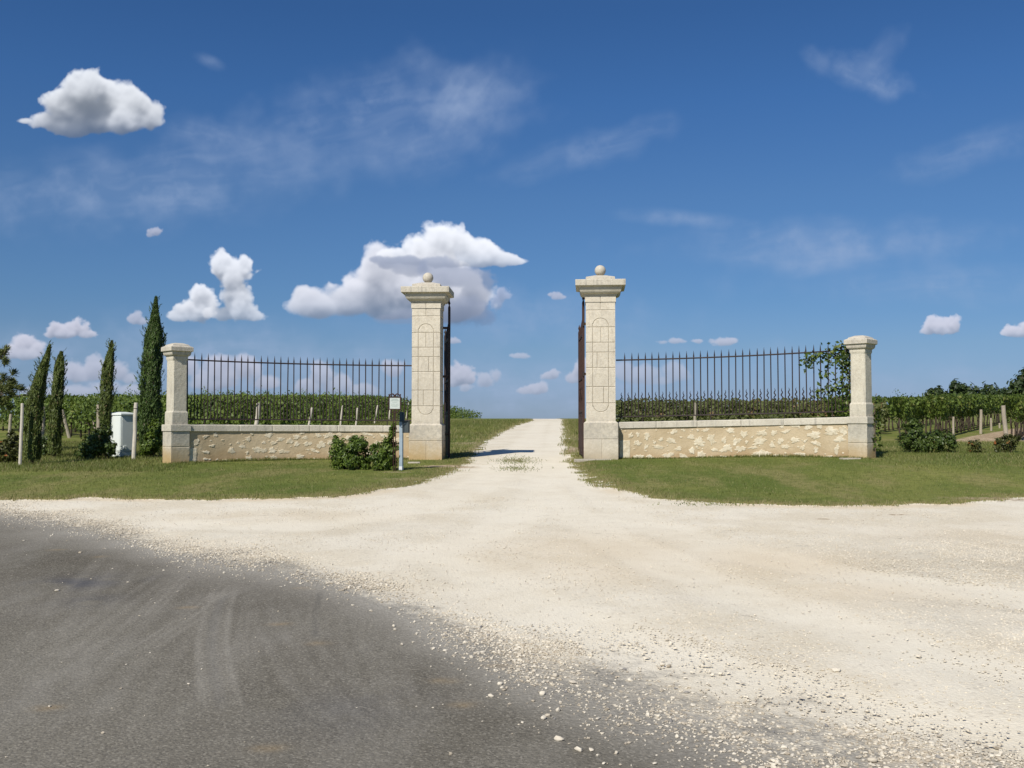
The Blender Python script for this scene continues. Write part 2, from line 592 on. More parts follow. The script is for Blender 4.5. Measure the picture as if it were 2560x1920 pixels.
class MB:
    """collects simple shapes of ONE part"""
    def __init__(s):
        s.v, s.q, s.t, s.n = [], [], [], 0

    def add(s, V, q=(), t=()):
        V = np.asarray(V, float).reshape(-1, 3)
        s.v.append(V)
        if len(q):
            s.q.append(np.asarray(q, int).reshape(-1, 4) + s.n)
        if len(t):
            s.t.append(np.asarray(t, int).reshape(-1, 3) + s.n)
        s.n += len(V)
        return s

    def box(s, x0, x1, y0, y1, z0, z1, bev=0.0):
        if bev <= 0:
            V = [(x, y, z) for z in (z0, z1) for y in (y0, y1) for x in (x0, x1)]
            return s.add(V, [(0, 2, 3, 1), (4, 5, 7, 6), (0, 1, 5, 4), (1, 3, 7, 5), (3, 2, 6, 7), (2, 0, 4, 6)])
        return s.sq([( (x1 - x0) / 2 - bev, z0), ((x1 - x0) / 2, z0 + bev), ((x1 - x0) / 2, z1 - bev), ((x1 - x0) / 2 - bev, z1)],
                    (x0 + x1) / 2, (y0 + y1) / 2, (y1 - y0) / (x1 - x0))

    def sq(s, prof, cx=0.0, cy=0.0, asp=1.0):
        """square section swept up a profile of (half width, height)"""
        V = []
        for h, z in prof:
            V += [(cx - h, cy - h * asp, z), (cx + h, cy - h * asp, z), (cx + h, cy + h * asp, z), (cx - h, cy + h * asp, z)]
        q = []
        for i in range(len(prof) - 1):
            for k in range(4):
                q.append((i * 4 + k, i * 4 + (k + 1) % 4, i * 4 + 4 + (k + 1) % 4, i * 4 + 4 + k))
        n = (len(prof) - 1) * 4
        q.append((3, 2, 1, 0))
        q.append((n, n + 1, n + 2, n + 3))
        return s.add(V, q)

    def tube(s, pts, r, seg=8, r2=None):
        pts = [Vector(p) for p in pts]
        n = len(pts)
        V, q, t = [], [], []
        for i, p in enumerate(pts):
            d = (pts[min(i + 1, n - 1)] - pts[max(i - 1, 0)]).normalized()
            a = d.cross(Vector((0, 0, 1)) if abs(d.z) < 0.75 else Vector((0, 1, 0)))
            a.normalize()
            b = d.cross(a).normalized()
            rr = r[i] if isinstance(r, (list, tuple)) else (r if r2 is None else r + (r2 - r) * i / max(1, n - 1))
            for k in range(seg):
                an = 2 * math.pi * k / seg
                V.append(p + a * (rr * math.cos(an)) + b * (rr * math.sin(an)))
        for i in range(n - 1):
            for k in range(seg):
                q.append((i * seg + k, i * seg + (k + 1) % seg, (i + 1) * seg + (k + 1) % seg, (i + 1) * seg + k))
        V += [pts[0], pts[-1]]
        for k in range(seg):
            t.append((n * seg, (k + 1) % seg, k))
            t.append((n * seg + 1, (n - 1) * seg + k, (n - 1) * seg + (k + 1) % seg))
        return s.add([tuple(v) for v in V], q, t)

    def ball(s, c, r, nu=32, nv=20):
        V, q, t = [], [], []
        for i in range(1, nv):
            th = math.pi * i / nv
            for k in range(nu):
                ph = 2 * math.pi * k / nu
                V.append((c[0] + r * math.sin(th) * math.cos(ph), c[1] + r * math.sin(th) * math.sin(ph), c[2] - r * math.cos(th)))
        for i in range(nv - 2):
            for k in range(nu):
                q.append((i * nu + k, i * nu + (k + 1) % nu, (i + 1) * nu + (k + 1) % nu, (i + 1) * nu + k))
        b, tp = len(V), len(V) + 1
        V += [(c[0], c[1], c[2] - r), (c[0], c[1], c[2] + r)]
        for k in range(nu):
            t.append((b, (k + 1) % nu, k))
            t.append((tp, (nv - 2) * nu + k, (nv - 2) * nu + (k + 1) % nu))
        return s.add(V, q, t)

    def mesh(s, name, smooth=False, attrs=None):
        return mesh_np(name, np.concatenate(s.v), np.concatenate(s.q) if s.q else None, np.concatenate(s.t) if s.t else None, attrs, smooth)

    def build(s, name, mat, parent=None, smooth=False, loc=None, rot=None):
        return obj(name, s.mesh(name, smooth), mat, parent, loc, rot)


def sstep(a, b, x):
    t = np.clip((x - a) / (b - a), 0, 1)
    return t * t * (3 - 2 * t)


_NT = np.random.default_rng(99).random((256, 256)).astype(np.float64)


def n2(x, y):
    """smooth 2-d value noise, 0..1"""
    x = np.asarray(x, float)
    y = np.asarray(y, float)
    xi, yi = np.floor(x).astype(int), np.floor(y).astype(int)
    fx, fy = x - xi, y - yi
    fx, fy = fx * fx * (3 - 2 * fx), fy * fy * (3 - 2 * fy)
    g = lambda a, b: _NT[a & 255, b & 255]
    return (g(xi, yi) * (1 - fx) + g(xi + 1, yi) * fx) * (1 - fy) + (g(xi, yi + 1) * (1 - fx) + g(xi + 1, yi + 1) * fx) * fy


def f2d(x, y, o=4):
    s, a, t = 0.0, 1.0, 0.0
    for k in range(o):
        s = s + a * n2(x * 2 ** k + 17 * k, y * 2 ** k + 31 * k)
        t += a
        a *= 0.5
    return s / t


# ------------------------------------------------------------------ terrain
def G(x, y):
    x = np.asarray(x, float)
    y = np.asarray(y, float)
    crest = 60.0 + 70.0 * sstep(9.0, 24.0, x)
    yc = np.minimum(y, crest)
    z = SLOPE * yc
    t = np.clip(y - crest, 0, 36.0)
    z = z + SLOPE * t - (SLOPE + 0.03) * t * t / 72.0
    z = z - 0.03 * np.clip(y - crest - 36.0, 0, 250)
    win = sstep(15.5, 20.5, y) * (1 - sstep(27, 34, y))
    z = z + win * (0.06 * sstep(1.3, 2.0, x) + 0.135 * sstep(2.6, 7.5, x))
    z = z + win * 0.035 * sstep(2.5, 7.0, -x)
    # lawns stand a little proud of the worn gravel, road is slightly crowned
    z = z + 0.03 * (n2(x * 0.35, y * 0.35) - 0.5) * sstep(3, 8, np.abs(x))
    return z


def Gs(x, y):
    return float(G(x, y))


# outlines of the ground covers (surveyed on the sloping site)
edgeL = [gat(*p) for p in [(-700, 1258), (0, 1252), (231, 1247), (463, 1252), (694, 1248), (868, 1241), (1018, 1215), (1111, 1190), (1157, 1158), (1180, 1141),
                           (1192, 1130), (1212, 1106), (1244, 1086), (1278, 1069), (1305, 1059), (1333, 1051.5)]]
edgeR = [gat(*p) for p in [(3300, 1236), (2560, 1247), (2372, 1261), (2140, 1267), (1909, 1263), (1736, 1255), (1620, 1244), (1516, 1217), (1463, 1192),
                           (1437, 1160), (1424, 1136), (1417, 1106), (1419, 1075), (1414, 1060), (1411, 1051.5)]]
edgeL.append((1.8, 140))
edgeR.append((4.6, 140))
drive = np.array(edgeL + edgeR[::-1] + [(40, -30), (-40, -30)])
upper = np.array([gat(*p) for p in [(-900, 1240), (0, 1262), (243, 1287), (463, 1348), (694, 1372), (926, 1440), (1157, 1524), (1280, 1570), (1569, 1592), (1800, 1652), (2032, 1712), (2264, 1776), (2437, 1824), (2560, 1860), (2900, 1960)]])
lower = np.array([gat(*p) for p in [(-900, 1262), (0, 1300), (231, 1338), (324, 1366), (492, 1412), (665, 1431), (810, 1468), (984, 1535), (1070, 1590), (1157, 1640), (1280, 1715), (1396, 1756), (1511, 1790), (1685, 1840), (1772, 1880), (1860, 1930), (2100, 2050)]])


def poly_inside(px, py, poly):
    ins = np.zeros(px.shape, bool)
    n = len(poly)
    for i in range(n):
        x1, y1 = poly[i]
        x2, y2 = poly[(i + 1) % n]
        c = ((y1 > py) != (y2 > py))
        with np.errstate(divide='ignore', invalid='ignore'):
            xi = (x2 - x1) * (py - y1) / (y2 - y1 if y2 != y1 else 1e-9) + x1
        ins ^= c & (px < xi)
    return ins


def line_dist(px, py, pts):
    d = np.full(px.shape, 1e9)
    for (x1, y1), (x2, y2) in zip(pts[:-1], pts[1:]):
        L = (x2 - x1) ** 2 + (y2 - y1) ** 2 + 1e-12
        t = np.clip(((px - x1) * (x2 - x1) + (py - y1) * (y2 - y1)) / L, 0, 1)
        d = np.minimum(d, np.hypot(px - x1 - t * (x2 - x1), py - y1 - t * (y2 - y1)))
    return d


def drive_sd(x, y):
    """positive inside gravel / road, metres from the grass edge"""
    d = np.minimum(line_dist(x, y, edgeL), line_dist(x, y, edgeR))
    return np.where(poly_inside(x, y, drive), d, -d)


def cover_of(x, y):
    """0 bare asphalt .. 1 full gravel"""
    du = np.interp(x, upper[:, 0], upper[:, 1])
    dl = np.interp(x, lower[:, 0], lower[:, 1])
    dl = np.minimum(dl, du - 0.25)
    return np.clip((y - dl) / (du - dl), -1, 2)


def axis_pts(segs):
    out = []
    for a, b, s in segs:
        n = max(1, int(round((b - a) / s)))
        out += list(np.linspace(a, b, n, endpoint=False))
    out.append(segs[-1][1])
    return np.array(out)


gx = axis_pts([(-1500, -300, 120), (-300, -60, 20), (-60, -24, 2.0), (-24, -10, 0.25), (-10, -4.5, 0.08), (-4.5, 0, 0.024), (0, 5, 0.05), (5, 10, 0.08), (10, 24, 0.25), (24, 60, 2.0), (60, 300, 20), (300, 1500, 120)])
gy = axis_pts([(-60, 0, 4.0), (0, 3.6, 0.3), (3.6, 8, 0.030), (8, 13, 0.07), (13, 17.5, 0.05), (17.5, 28, 0.09), (28, 45, 0.25), (45, 110, 0.6), (110, 300, 10), (300, 2400, 150)])
GX, GY = np.meshgrid(gx, gy)
sd = drive_sd(GX, GY)
jag = (f2d(GX * 2.2, GY * 2.2, 4) - 0.5) * 0.75 + (n2(GX * 9, GY * 9) - 0.5) * 0.22
m_grass = sstep(0.08, -0.08, sd + jag * np.where(GY > 22, 0.9, 0.8))
dry = sstep(-0.75, 0.05, sd + jag * 1.6)
cov = cover_of(GX, GY)
m_grav = np.clip(cov, 0, 1)
# worn soil and bare places
soil_poly = np.array([gat(*p) for p in [(2375, 1118), (2400, 1100), (2450, 1090), (2530, 1076), (2800, 1040), (2950, 1050), (2620, 1095), (2545, 1112), (2500, 1128), (2450, 1126)]])
sl_d = line_dist(GX, GY, np.vstack([soil_poly, soil_poly[:1]]))
soil = np.where(poly_inside(GX, GY, soil_poly), 1.0, np.exp(-(sl_d / 0.35) ** 2) * 0.6)
sx_, sy_ = gat(2215, 1112)
soil = np.maximum(soil, np.exp(-((GX - sx_) / 0.5) ** 2 - ((GY - sy_) / 0.6) ** 2))
BARE = [(1120, 1168, 0.9, 0.5, 0.85), (1165, 1110, 1.1, 2.2, 0.55), (1440, 1130, 0.5, 2.2, 0.8), (1450, 1100, 0.55, 5.0, 0.6), (985, 1183, 0.8, 0.35, 0.55), (30, 1190, 0.8, 0.5, 0.35),
                            (2500, 1250, 1.6, 0.4, 0.6), (1230, 1075, 2.0, 3.0, 0.3), (2090, 1155, 0.7, 0.25, 0.6), (600, 1160, 3.0, 0.25, 0.3),
        (1190, 1120, 0.35, 6.0, 0.5), (1000, 1200, 0.9, 0.5, 0.5), (1480, 1200, 0.6, 0.8, 0.35)]
for (px, py, rx, ry, a) in BARE:
    X0, Y0 = gat(px, py)
    soil = np.maximum(soil, a * np.exp(-((GX - X0) / rx) ** 2 - ((GY - Y0) / ry) ** 2))
dust = np.zeros_like(GX)
# pale tyre tracks where cars carry gravel dust onto the asphalt
for pts, wd, a in [([(520, 1395), (450, 1450), (359, 1541), (300, 1590)], 0.10, 0.60), ([(600, 1440), (500, 1530), (347, 1628), (260, 1690)], 0.12, 0.60),
                   ([(575, 1450), (545, 1520), (530, 1605), (537, 1680), (556, 1767), (585, 1850)], 0.14, 0.62),
                   ([(660, 1450), (625, 1520), (612, 1605), (625, 1690), (655, 1767)], 0.09, 0.4),
                   ([(810, 1470), (792, 1540), (797, 1590), (820, 1680)], 0.10, 0.35),
                   ([(640, 1436), (690, 1550), (790, 1700), (950, 1830), (1160, 1950)], 0.24, 0.34), ([(560, 1420), (430, 1560), (300, 1720), (170, 1900), (100, 2000)], 0.30, 0.30), ([(330, 1375), (210, 1500), (110, 1680), (20, 1900)], 0.34, 0.30),
                   ([(760, 1450), (740, 1560), (780, 1700), (880, 1850), (980, 1950)], 0.16, 0.30), ([(480, 1405), (330, 1510), (160, 1640), (-60, 1800)], 0.22, 0.36), ([(900, 1490), (900, 1600), (980, 1760), (1150, 1930)], 0.20, 0.30), ([(700, 1760), (820, 1820), (960, 1900)], 0.10, 0.3), ([(980, 1560), (960, 1640), (990, 1740), (1060, 1850)], 0.16, 0.3)]:
    W = np.array([gat(*p) for p in pts])
    dd = line_dist(GX, GY, W)
    dust = np.maximum(dust, a * (1 - sstep(wd * 0.60, wd * 1.0, dd)) * (0.55 + 0.45 * n2(GX * 3, GY * 3)) * (0.75 + 0.25 * np.cos(dd / wd * 9.0)) * sstep(0.0, 1.1, np.hypot(GX - W[-1, 0], GY - W[-1, 1])) * sstep(0.0, 0.5, np.hypot(GX - W[0, 0], GY - W[0, 1])))
thin = np.zeros_like(GX)
for pts in [[(563, 1490), (540, 1547), (533, 1605), (540, 1680), (557, 1767)], [(550, 1500), (528, 1552), (522, 1605), (530, 1680), (545, 1767)], [(800, 1480), (786, 1540), (790, 1590)]]:
    W = np.array([gat(*p) for p in pts])
    W = np.array([[np.interp(q, np.arange(len(W)), W[:, 0]), np.interp(q, np.arange(len(W)), W[:, 1])] for q in np.linspace(0, len(W) - 1, 30)])
    thin = np.maximum(thin, 0.8 * (1 - sstep(0.006, 0.026, line_dist(GX, GY, W))) * (0.4 + 0.6 * n2(GX * 6, GY * 9)))
fringe = np.exp(-np.clip(-cov, 0, 9) / 0.55) * (cov < 0.4)
dust = np.maximum(dust, 0.70 * sstep(-0.55, 0.15, cov) * (cov < 1))
dust = np.maximum(dust, 0.85 * fringe * sstep(0.20, 0.60, f2d(GX * 0.9 + 5, GY * 0.9, 4)))
stain = np.zeros_like(GX)
for (px, py, rx, ry, a) in [(190, 1458, 0.34, 0.34, 0.8), (330, 1447, 0.28, 0.2, 0.35), (235, 1500, 0.24, 0.25, 0.35), (860, 1775, 0.35, 0.4, 0.25)]:
    X0, Y0 = gat(px, py)
    q = ((GX - X0) / rx) ** 2 + ((GY - Y0) / ry) ** 2
    stain = np.maximum(stain, a * np.exp(-q) * sstep(0.25, 0.6, f2d(GX * 4, GY * 4, 3)))
tan = np.zeros_like(GX)
for (px, py) in [(757, 1470), (795, 1608), (1110, 1702), (1160, 1762), (118, 1770), (250, 1392), (1250, 1665), (700, 1560), (140, 1375), (468, 1519), (1240, 1664), (670, 1870), (2235, 1905)]:
    X0, Y0 = gat(px, py)
    tan = np.maximum(tan, 0.55 * np.exp(-((GX - X0) / 0.07) ** 2 - ((GY - Y0) / 0.05) ** 2) * (0.4 + 0.9 * n2(GX * 25, GY * 25)))
for (px, py, rx, ry, a) in [(1930, 1405, 0.8, 1.0, 0.7), (2170, 1480, 0.7, 0.6, 0.5), (1480, 1370, 1.2, 1.3, 0.5), (1500, 1420, 0.9, 0.9, 0.4), (700, 1290, 2.0, 0.6, 0.25), (2450, 1340, 1.5, 0.9, 0.3)]:
    X0, Y0 = gat(px, py)
    tan = np.maximum(tan, a * np.exp(-((GX - X0) / rx) ** 2 - ((GY - Y0) / ry) ** 2))
tan = np.maximum(tan, 0.75 * np.exp(-((sd - 0.12) / 0.22) ** 2) * (GY < 17) * sstep(0.35, 0.6, n2(GX * 0.8, 3.3 + 0 * GY)))
# coarse loose chippings
coarse = np.clip(1 - np.abs(cov - 0.45) / 0.65, 0, 1) * (GY < 16)
for (px, py, rx, ry, a) in [(2420, 1480, 0.9, 2.2, 0.9), (2560, 1400, 1.2, 2.0, 0.8), (2600, 1650, 0.6, 1.0, 0.7), (1740, 1480, 0.35, 1.3, 0.4), (2000, 1640, 0.7, 0.35, 0.35), (1000, 1330, 3, 1.4, 0.3)]:
    X0, Y0 = gat(px, py)
    coarse = np.maximum(coarse, a * np.exp(-((GX - X0) / rx) ** 2 - ((GY - Y0) / ry) ** 2))
# wheel paths pressed into the gravel, fanning out of the gate
track = np.zeros_like(GX)
TRK = [([(1352, 1056), (1330, 1090), (1290, 1130), (1225, 1190), (1130, 1250), (960, 1290), (700, 1320), (420, 1310)], 0.55), ([(1392, 1056), (1390, 1100), (1385, 1150), (1370, 1200), (1330, 1260), (1230, 1330), (1050, 1390)], 0.5),
       ([(1352, 1056), (1330, 1100), (1330, 1150), (1370, 1230), (1480, 1330), (1750, 1450), (2100, 1570), (2500, 1680), (2800, 1740)], 0.5), ([(1392, 1056), (1395, 1120), (1420, 1190), (1560, 1290), (1850, 1390), (2200, 1450), (2700, 1520)], 0.5),
       ([(1100, 1400), (1400, 1560), (1800, 1680), (2300, 1800), (2700, 1880)], 0.45)]
for pts, wd in TRK:
    W = np.array([gat(*p) for p in pts])
    W = np.array([[np.interp(q, np.arange(len(W)), W[:, 0]), np.interp(q, np.arange(len(W)), W[:, 1])] for q in np.linspace(0, len(W) - 1, 40)])
    dd = line_dist(GX, GY, W)
    track = np.maximum(track, (1 - sstep(wd * 0.35, wd * 1.1, dd + 0.25 * (n2(GX * 1.5, GY * 1.5) - 0.5))) * (0.65 + 0.35 * n2(GX * 0.7, GY * 0.7)))
# weeds in the middle of the drive
for (px, py, rx, ry, a) in [(1288, 1150, 0.35, 0.9, 0.95), (1292, 1170, 0.3, 0.45, 0.8), (1280, 1187, 0.25, 0.2, 0.35), (2060, 1298, 0.22, 0.10, 0.9), (2250, 1286, 0.35, 0.12, 0.8), (2140, 1322, 0.2, 0.08, 0.6), (1360, 1200, 0.15, 0.2, 0.3), (1770, 1262, 0.5, 0.12, 0.6)]:
    X0, Y0 = gat(px, py)
    wq = a * np.exp(-((GX - X0) / rx) ** 2 - ((GY - Y0) / ry) ** 2)
    soil = np.maximum(soil, wq * sstep(0.40, 0.55, f2d(GX * 5, GY * 5, 3)) * 0.85)

GZ = G(GX, GY)
near = sstep(26, 18, GY) * sstep(2.5, 4, GY)
GZ = GZ + near * sstep(24, 17, GY) * (1 - m_grass) * m_grav * (0.014 * (f2d(GX * 1.3, GY * 1.3, 3) - 0.5) - 0.012 * track) + m_grass * 0.022
V = np.stack([GX, GY, GZ], -1).reshape(-1, 3)
ny, nx = GX.shape
I = np.arange(ny * nx).reshape(ny, nx)
Q = np.stack([I[:-1, :-1], I[:-1, 1:], I[1:, 1:], I[1:, :-1]], -1).reshape(-1, 4)


def fc(a):
    return ((a[:-1, :-1] + a[:-1, 1:] + a[1:, 1:] + a[1:, :-1]) / 4).ravel()


fg, fs, fcv = fc(m_grass), fc(soil), fc(np.clip(cov, -1, 2))
fy = fc(GY)
cls = np.where(fg > 0.5, np.where((fs > 0.62) & (fy > 26) & (fc(GX) > 12), 3, np.where(fy > 31, 4, 2)), np.where(fcv > 0.5, 1, 0))
GA = dict(grass=m_grass, grav=m_grav, soil=soil, dust=dust, stain=stain, tan=tan, coarse=coarse, track=track, thin=thin, dry=dry)

mg, gn, gl, gb = new_mat("ground_cover")
t = NT(mg)
P = t.pos()
A = {k: t.attr(k) for k in GA}
# asphalt: grey brown binder with pale and dark chippings
as_v = t.voro(P, 95, 'F1', 'Color')
sp = gn.new('ShaderNodeSeparateColor')
gl.new(as_v, sp.inputs[0])
as_c = t.mix(t.ramp(t.noise(P, 0.55, 5, 0.6), 0.35, 0.65), (0.112, 0.100, 0.078), (0.158, 0.145, 0.116))
as_c = t.mix(t.ramp(sp.outputs[0], 0.62, 1.0, 0, 0.55), as_c, (0.31, 0.285, 0.235))
as_c = t.mix(t.ramp(sp.outputs[1], 0.55, 0.95, 0, 0.60), as_c, (0.062, 0.056, 0.046))
as_c = t.mix(t.ramp(t.noise(t.scale(P, (1, 0.35, 1)), 1.7, 6, 0.65), 0.5, 0.75, 0, 0.35), as_c, (0.26, 0.245, 0.215))
as_c = t.mix(A['stain'], as_c, (0.040, 0.045, 0.065))
as_c = t.mix(t.math('MULTIPLY', A['dust'], t.ramp(t.noise(P, 38, 5, 0.7), 0.25, 0.75, 0.45, 1.0)), as_c, (0.40, 0.375, 0.325))
as_c = t.mix(t.math('MULTIPLY', A['thin'], 0.55), as_c, (0.085, 0.083, 0.078))
as_c = t.mix(t.math('MULTIPLY', A['tan'], 0.6), as_c, (0.36, 0.25, 0.12))
# gravel: crushed pale limestone
gv = t.voro(P, 48, 'F1', 'Color')
sg = gn.new('ShaderNodeSeparateColor')
gl.new(gv, sg.inputs[0])
gd = t.voro(P, 48, 'F1', 'Distance')
gr_c = t.mix(t.ramp(t.noise(P, 0.9, 6, 0.62), 0.36, 0.66), (0.640, 0.568, 0.435), (0.735, 0.675, 0.550))
gr_c = t.mix(t.ramp(t.noise(t.scale(P, (1.0, 0.55, 1)), 1.3, 5), 0.48, 0.72, 0, 0.4), gr_c, (0.69, 0.64, 0.525))
gr_c = t.mix(t.ramp(sg.outputs[0], 0.55, 1.0, 0, 0.42), gr_c, (0.78, 0.725, 0.60))
gr_c = t.mix(t.ramp(sg.outputs[1], 0.88, 1.0, 0, 0.40), gr_c, (0.34, 0.295, 0.24))
fine_n = t.noise(P, 75, 4, 0.7)
gr_c = t.mix(t.ramp(fine_n, 0.56, 0.80, 0, 0.38), gr_c, (0.42, 0.36, 0.27))
cz = t.math('MULTIPLY', t.math('MULTIPLY', A['coarse'], t.math('SUBTRACT', 1.0, A['track'])), t.ramp(t.noise(P, 1.4, 4), 0.3, 0.6, 0.0, 0.6))
gr_c = t.mix(t.math('MULTIPLY', cz, t.ramp(gd, 0.25, 0.62, 0.0, 0.75)), gr_c, (0.22, 0.195, 0.16))
gr_c = t.mix(t.math('MULTIPLY', A['track'], t.ramp(t.noise(P, 3.0, 5, 0.65), 0.25, 0.7, 0.3, 0.85)), gr_c, (0.765, 0.705, 0.575))
gr_c = t.mix(t.math('MULTIPLY', A['tan'], 0.55), gr_c, (0.60, 0.455, 0.27))
# grass sward
g1 = t.noise(P, 0.42, 5, 0.62)
g2 = t.noise(P, 6.5, 5, 0.7)
g3 = t.noise(t.scale(P, (1, 0.35, 1)), 1.1, 4, 0.6)
gs_c = t.mix(t.ramp(g1, 0.36, 0.66), (0.112, 0.146, 0.032), (0.195, 0.205, 0.056))
gs_c = t.mix(t.ramp(g3, 0.46, 0.66, 0, 0.85), gs_c, (0.240, 0.215, 0.085))
gs_c = t.mix(t.ramp(g2, 0.40, 0.72, 0, 0.6), gs_c, (0.066, 0.088, 0.020))
gs_c = t.mix(t.math('MULTIPLY', A['dry'], t.ramp(g2, 0.3, 0.7, 0.25, 0.85)), gs_c, (0.27, 0.215, 0.105))
# bare stony soil
so_c = t.mix(t.ramp(t.noise(P, 5, 6, 0.7), 0.35, 0.66), (0.26, 0.19, 0.115), (0.52, 0.41, 0.29))
so_c = t.mix(t.ramp(t.noise(P, 14, 5, 0.7), 0.52, 0.70, 0, 0.7), so_c, (0.14, 0.125, 0.05))
# patchy edges
pa = t.math('SUBTRACT', t.noise(P, 11, 6, 0.75), 0.5)
pb = t.math('SUBTRACT', t.noise(P, 2.2, 5, 0.65), 0.5)
pg = t.math('ADD', t.math('MULTIPLY', pa, 1.3), t.math('MULTIPLY', pb, 1.5))
f_gv = t.ramp(t.math('ADD', A['grav'], t.math('MULTIPLY', pg, t.ramp(A['grav'], 0.0, 0.22))), 0.12, 0.80)
c = t.mix(f_gv, as_c, gr_c)
f_gr = t.ramp(t.math('ADD', A['grass'], t.math('MULTIPLY', pa, 1.1)), 0.36, 0.62)
c = t.mix(f_gr, c, gs_c)
f_so = t.ramp(t.math('ADD', A['soil'], t.math('MULTIPLY', pa, 1.2)), 0.40, 0.70)
c = t.mix(f_so, c, so_c)
gl.new(c, gb.inputs['Base Color'])
gb.inputs['Roughness'].default_value = 0.95
gb.inputs['Specular IOR Level'].default_value = 0.08
h1 = t.math('MULTIPLY', t.math('SUBTRACT', 1.0, gd), t.math('ADD', 0.4, t.math('MULTIPLY', cz, 1.6)))
h2 = t.math('MULTIPLY', t.noise(P, 90, 3, 0.6), 0.8)
hh = t.math('ADD', h1, h2)
hh = t.math('ADD', hh, t.math('MULTIPLY', t.math('MULTIPLY', g2, f_gr), 3.0))
gl.new(t.bump(hh, 0.55, 0.012), gb.inputs['Normal'])

for k, nm in ((0, 'asphalt_road'), (1, 'gravel_drive'), (2, 'lawn'), (3, 'bare_soil_strip'), (4, 'field')):
    F = Q[cls == k]
    if not len(F):
        continue
    used, inv = np.unique(F, return_inverse=True)
    me = mesh_np(nm, V[used], inv.reshape(-1, 4), None, {a: q.ravel()[used] for a, q in GA.items()}, True)
    o = obj(nm, me, mg)
    o['kind'] = 'structure'

# ------------------------------------------------------------------ gate pillars
STONE_PILLAR_WET = limestone("pale_limestone", (0.630, 0.572, 0.465), stain_h=0.72)
STONE_PILLAR_DRY = limestone("pale_limestone_dry", (0.630, 0.572, 0.465), stain=(0.40, 0.34, 0.24), stain_h=0.45)
STONE_CAP = limestone("weathered_limestone", (0.565, 0.520, 0.430), grey=0.6)
STONE_COPING = limestone("coping_limestone", (0.60, 0.555, 0.46), grey=0.6)
STONE_POST = limestone("pier_limestone", (0.60, 0.555, 0.45), stain_h=0.5, grey=0.35)


def seg_field(S, Z, segs, hw):
    d = np.full(S.shape, 9.0)
    for (a, b) in segs:
        d = np.minimum(d, line_dist(S, Z, [a, b]))
    return np.clip(1.25 - d / hw, 0, 1)


def carved_block(half, z0, z1, faces, cell, depth=0.012, hw=0.0085, blocks=None, seed=0):
    """square stone shaft whose four faces carry joints cut into the stone; faces[k] = list of segments in (s, z)"""
    MBv, MBq, MJ, MK, n0 = [], [], [], [], 0
    ns, nz = int(2 * half / cell) + 1, int((z1 - z0) / cell) + 1
    s1, zz = np.linspace(-half, half, ns), np.linspace(z0, z1, nz)
    S, Z = np.meshgrid(s1, zz)
    for k in range(4):
        J = seg_field(S, Z, faces[k], hw)
        dz = J * depth + 0.0035 * (f2d(S * 9 + k * 7 + seed, Z * 9, 4) - 0.5)
        chip = sstep(0.62, 0.78, f2d(S * 14 + seed * 3 + k, Z * 11, 3)) * np.exp(-(half - np.abs(S)) / 0.012) * 0.008
        e = np.minimum(half - np.abs(S), np.minimum(Z - z0, z1 - Z))
        dz = (dz) * np.clip(e / (cell * 1.01), 0, 1) + chip * np.clip(np.minimum(Z - z0, z1 - Z) / cell, 0, 1)
        dd = half - dz
        ang = k * math.pi / 2
        x = S * math.cos(ang) + dd * math.sin(ang)
        y = S * math.sin(ang) - dd * math.cos(ang)
        MBv.append(np.stack([x, y, Z], -1).reshape(-1, 3))
        I_ = np.arange(ns * nz).reshape(nz, ns) + n0
        MBq.append(np.stack([I_[:-1, :-1], I_[:-1, 1:], I_[1:, 1:], I_[1:, :-1]], -1).reshape(-1, 4))
        MJ.append(J.ravel())
        b = np.zeros(S.shape)
        if blocks is not None:
            ci = np.searchsorted(blocks, Z)
            side = (S > 0).astype(int)
            b = _NT[(ci * 7 + k * 13 + seed * 5) & 255, (side * 3 + ci) & 255]
        MK.append(b.ravel())
        n0 += ns * nz
    # caps
    cv = np.array([(-half, -half, z0), (half, -half, z0), (half, half, z0), (-half, half, z0), (-half, -half, z1), (half, -half, z1), (half, half, z1), (-half, half, z1)])
    MBv.append(cv)
    MBq.append(np.array([(3, 2, 1, 0), (4, 5, 6, 7)]) + n0)
    MJ.append(np.zeros(8))
    MK.append(np.zeros(8))
    return np.concatenate(MBv), np.concatenate(MBq), dict(joint=np.concatenate(MJ), block=np.concatenate(MK))


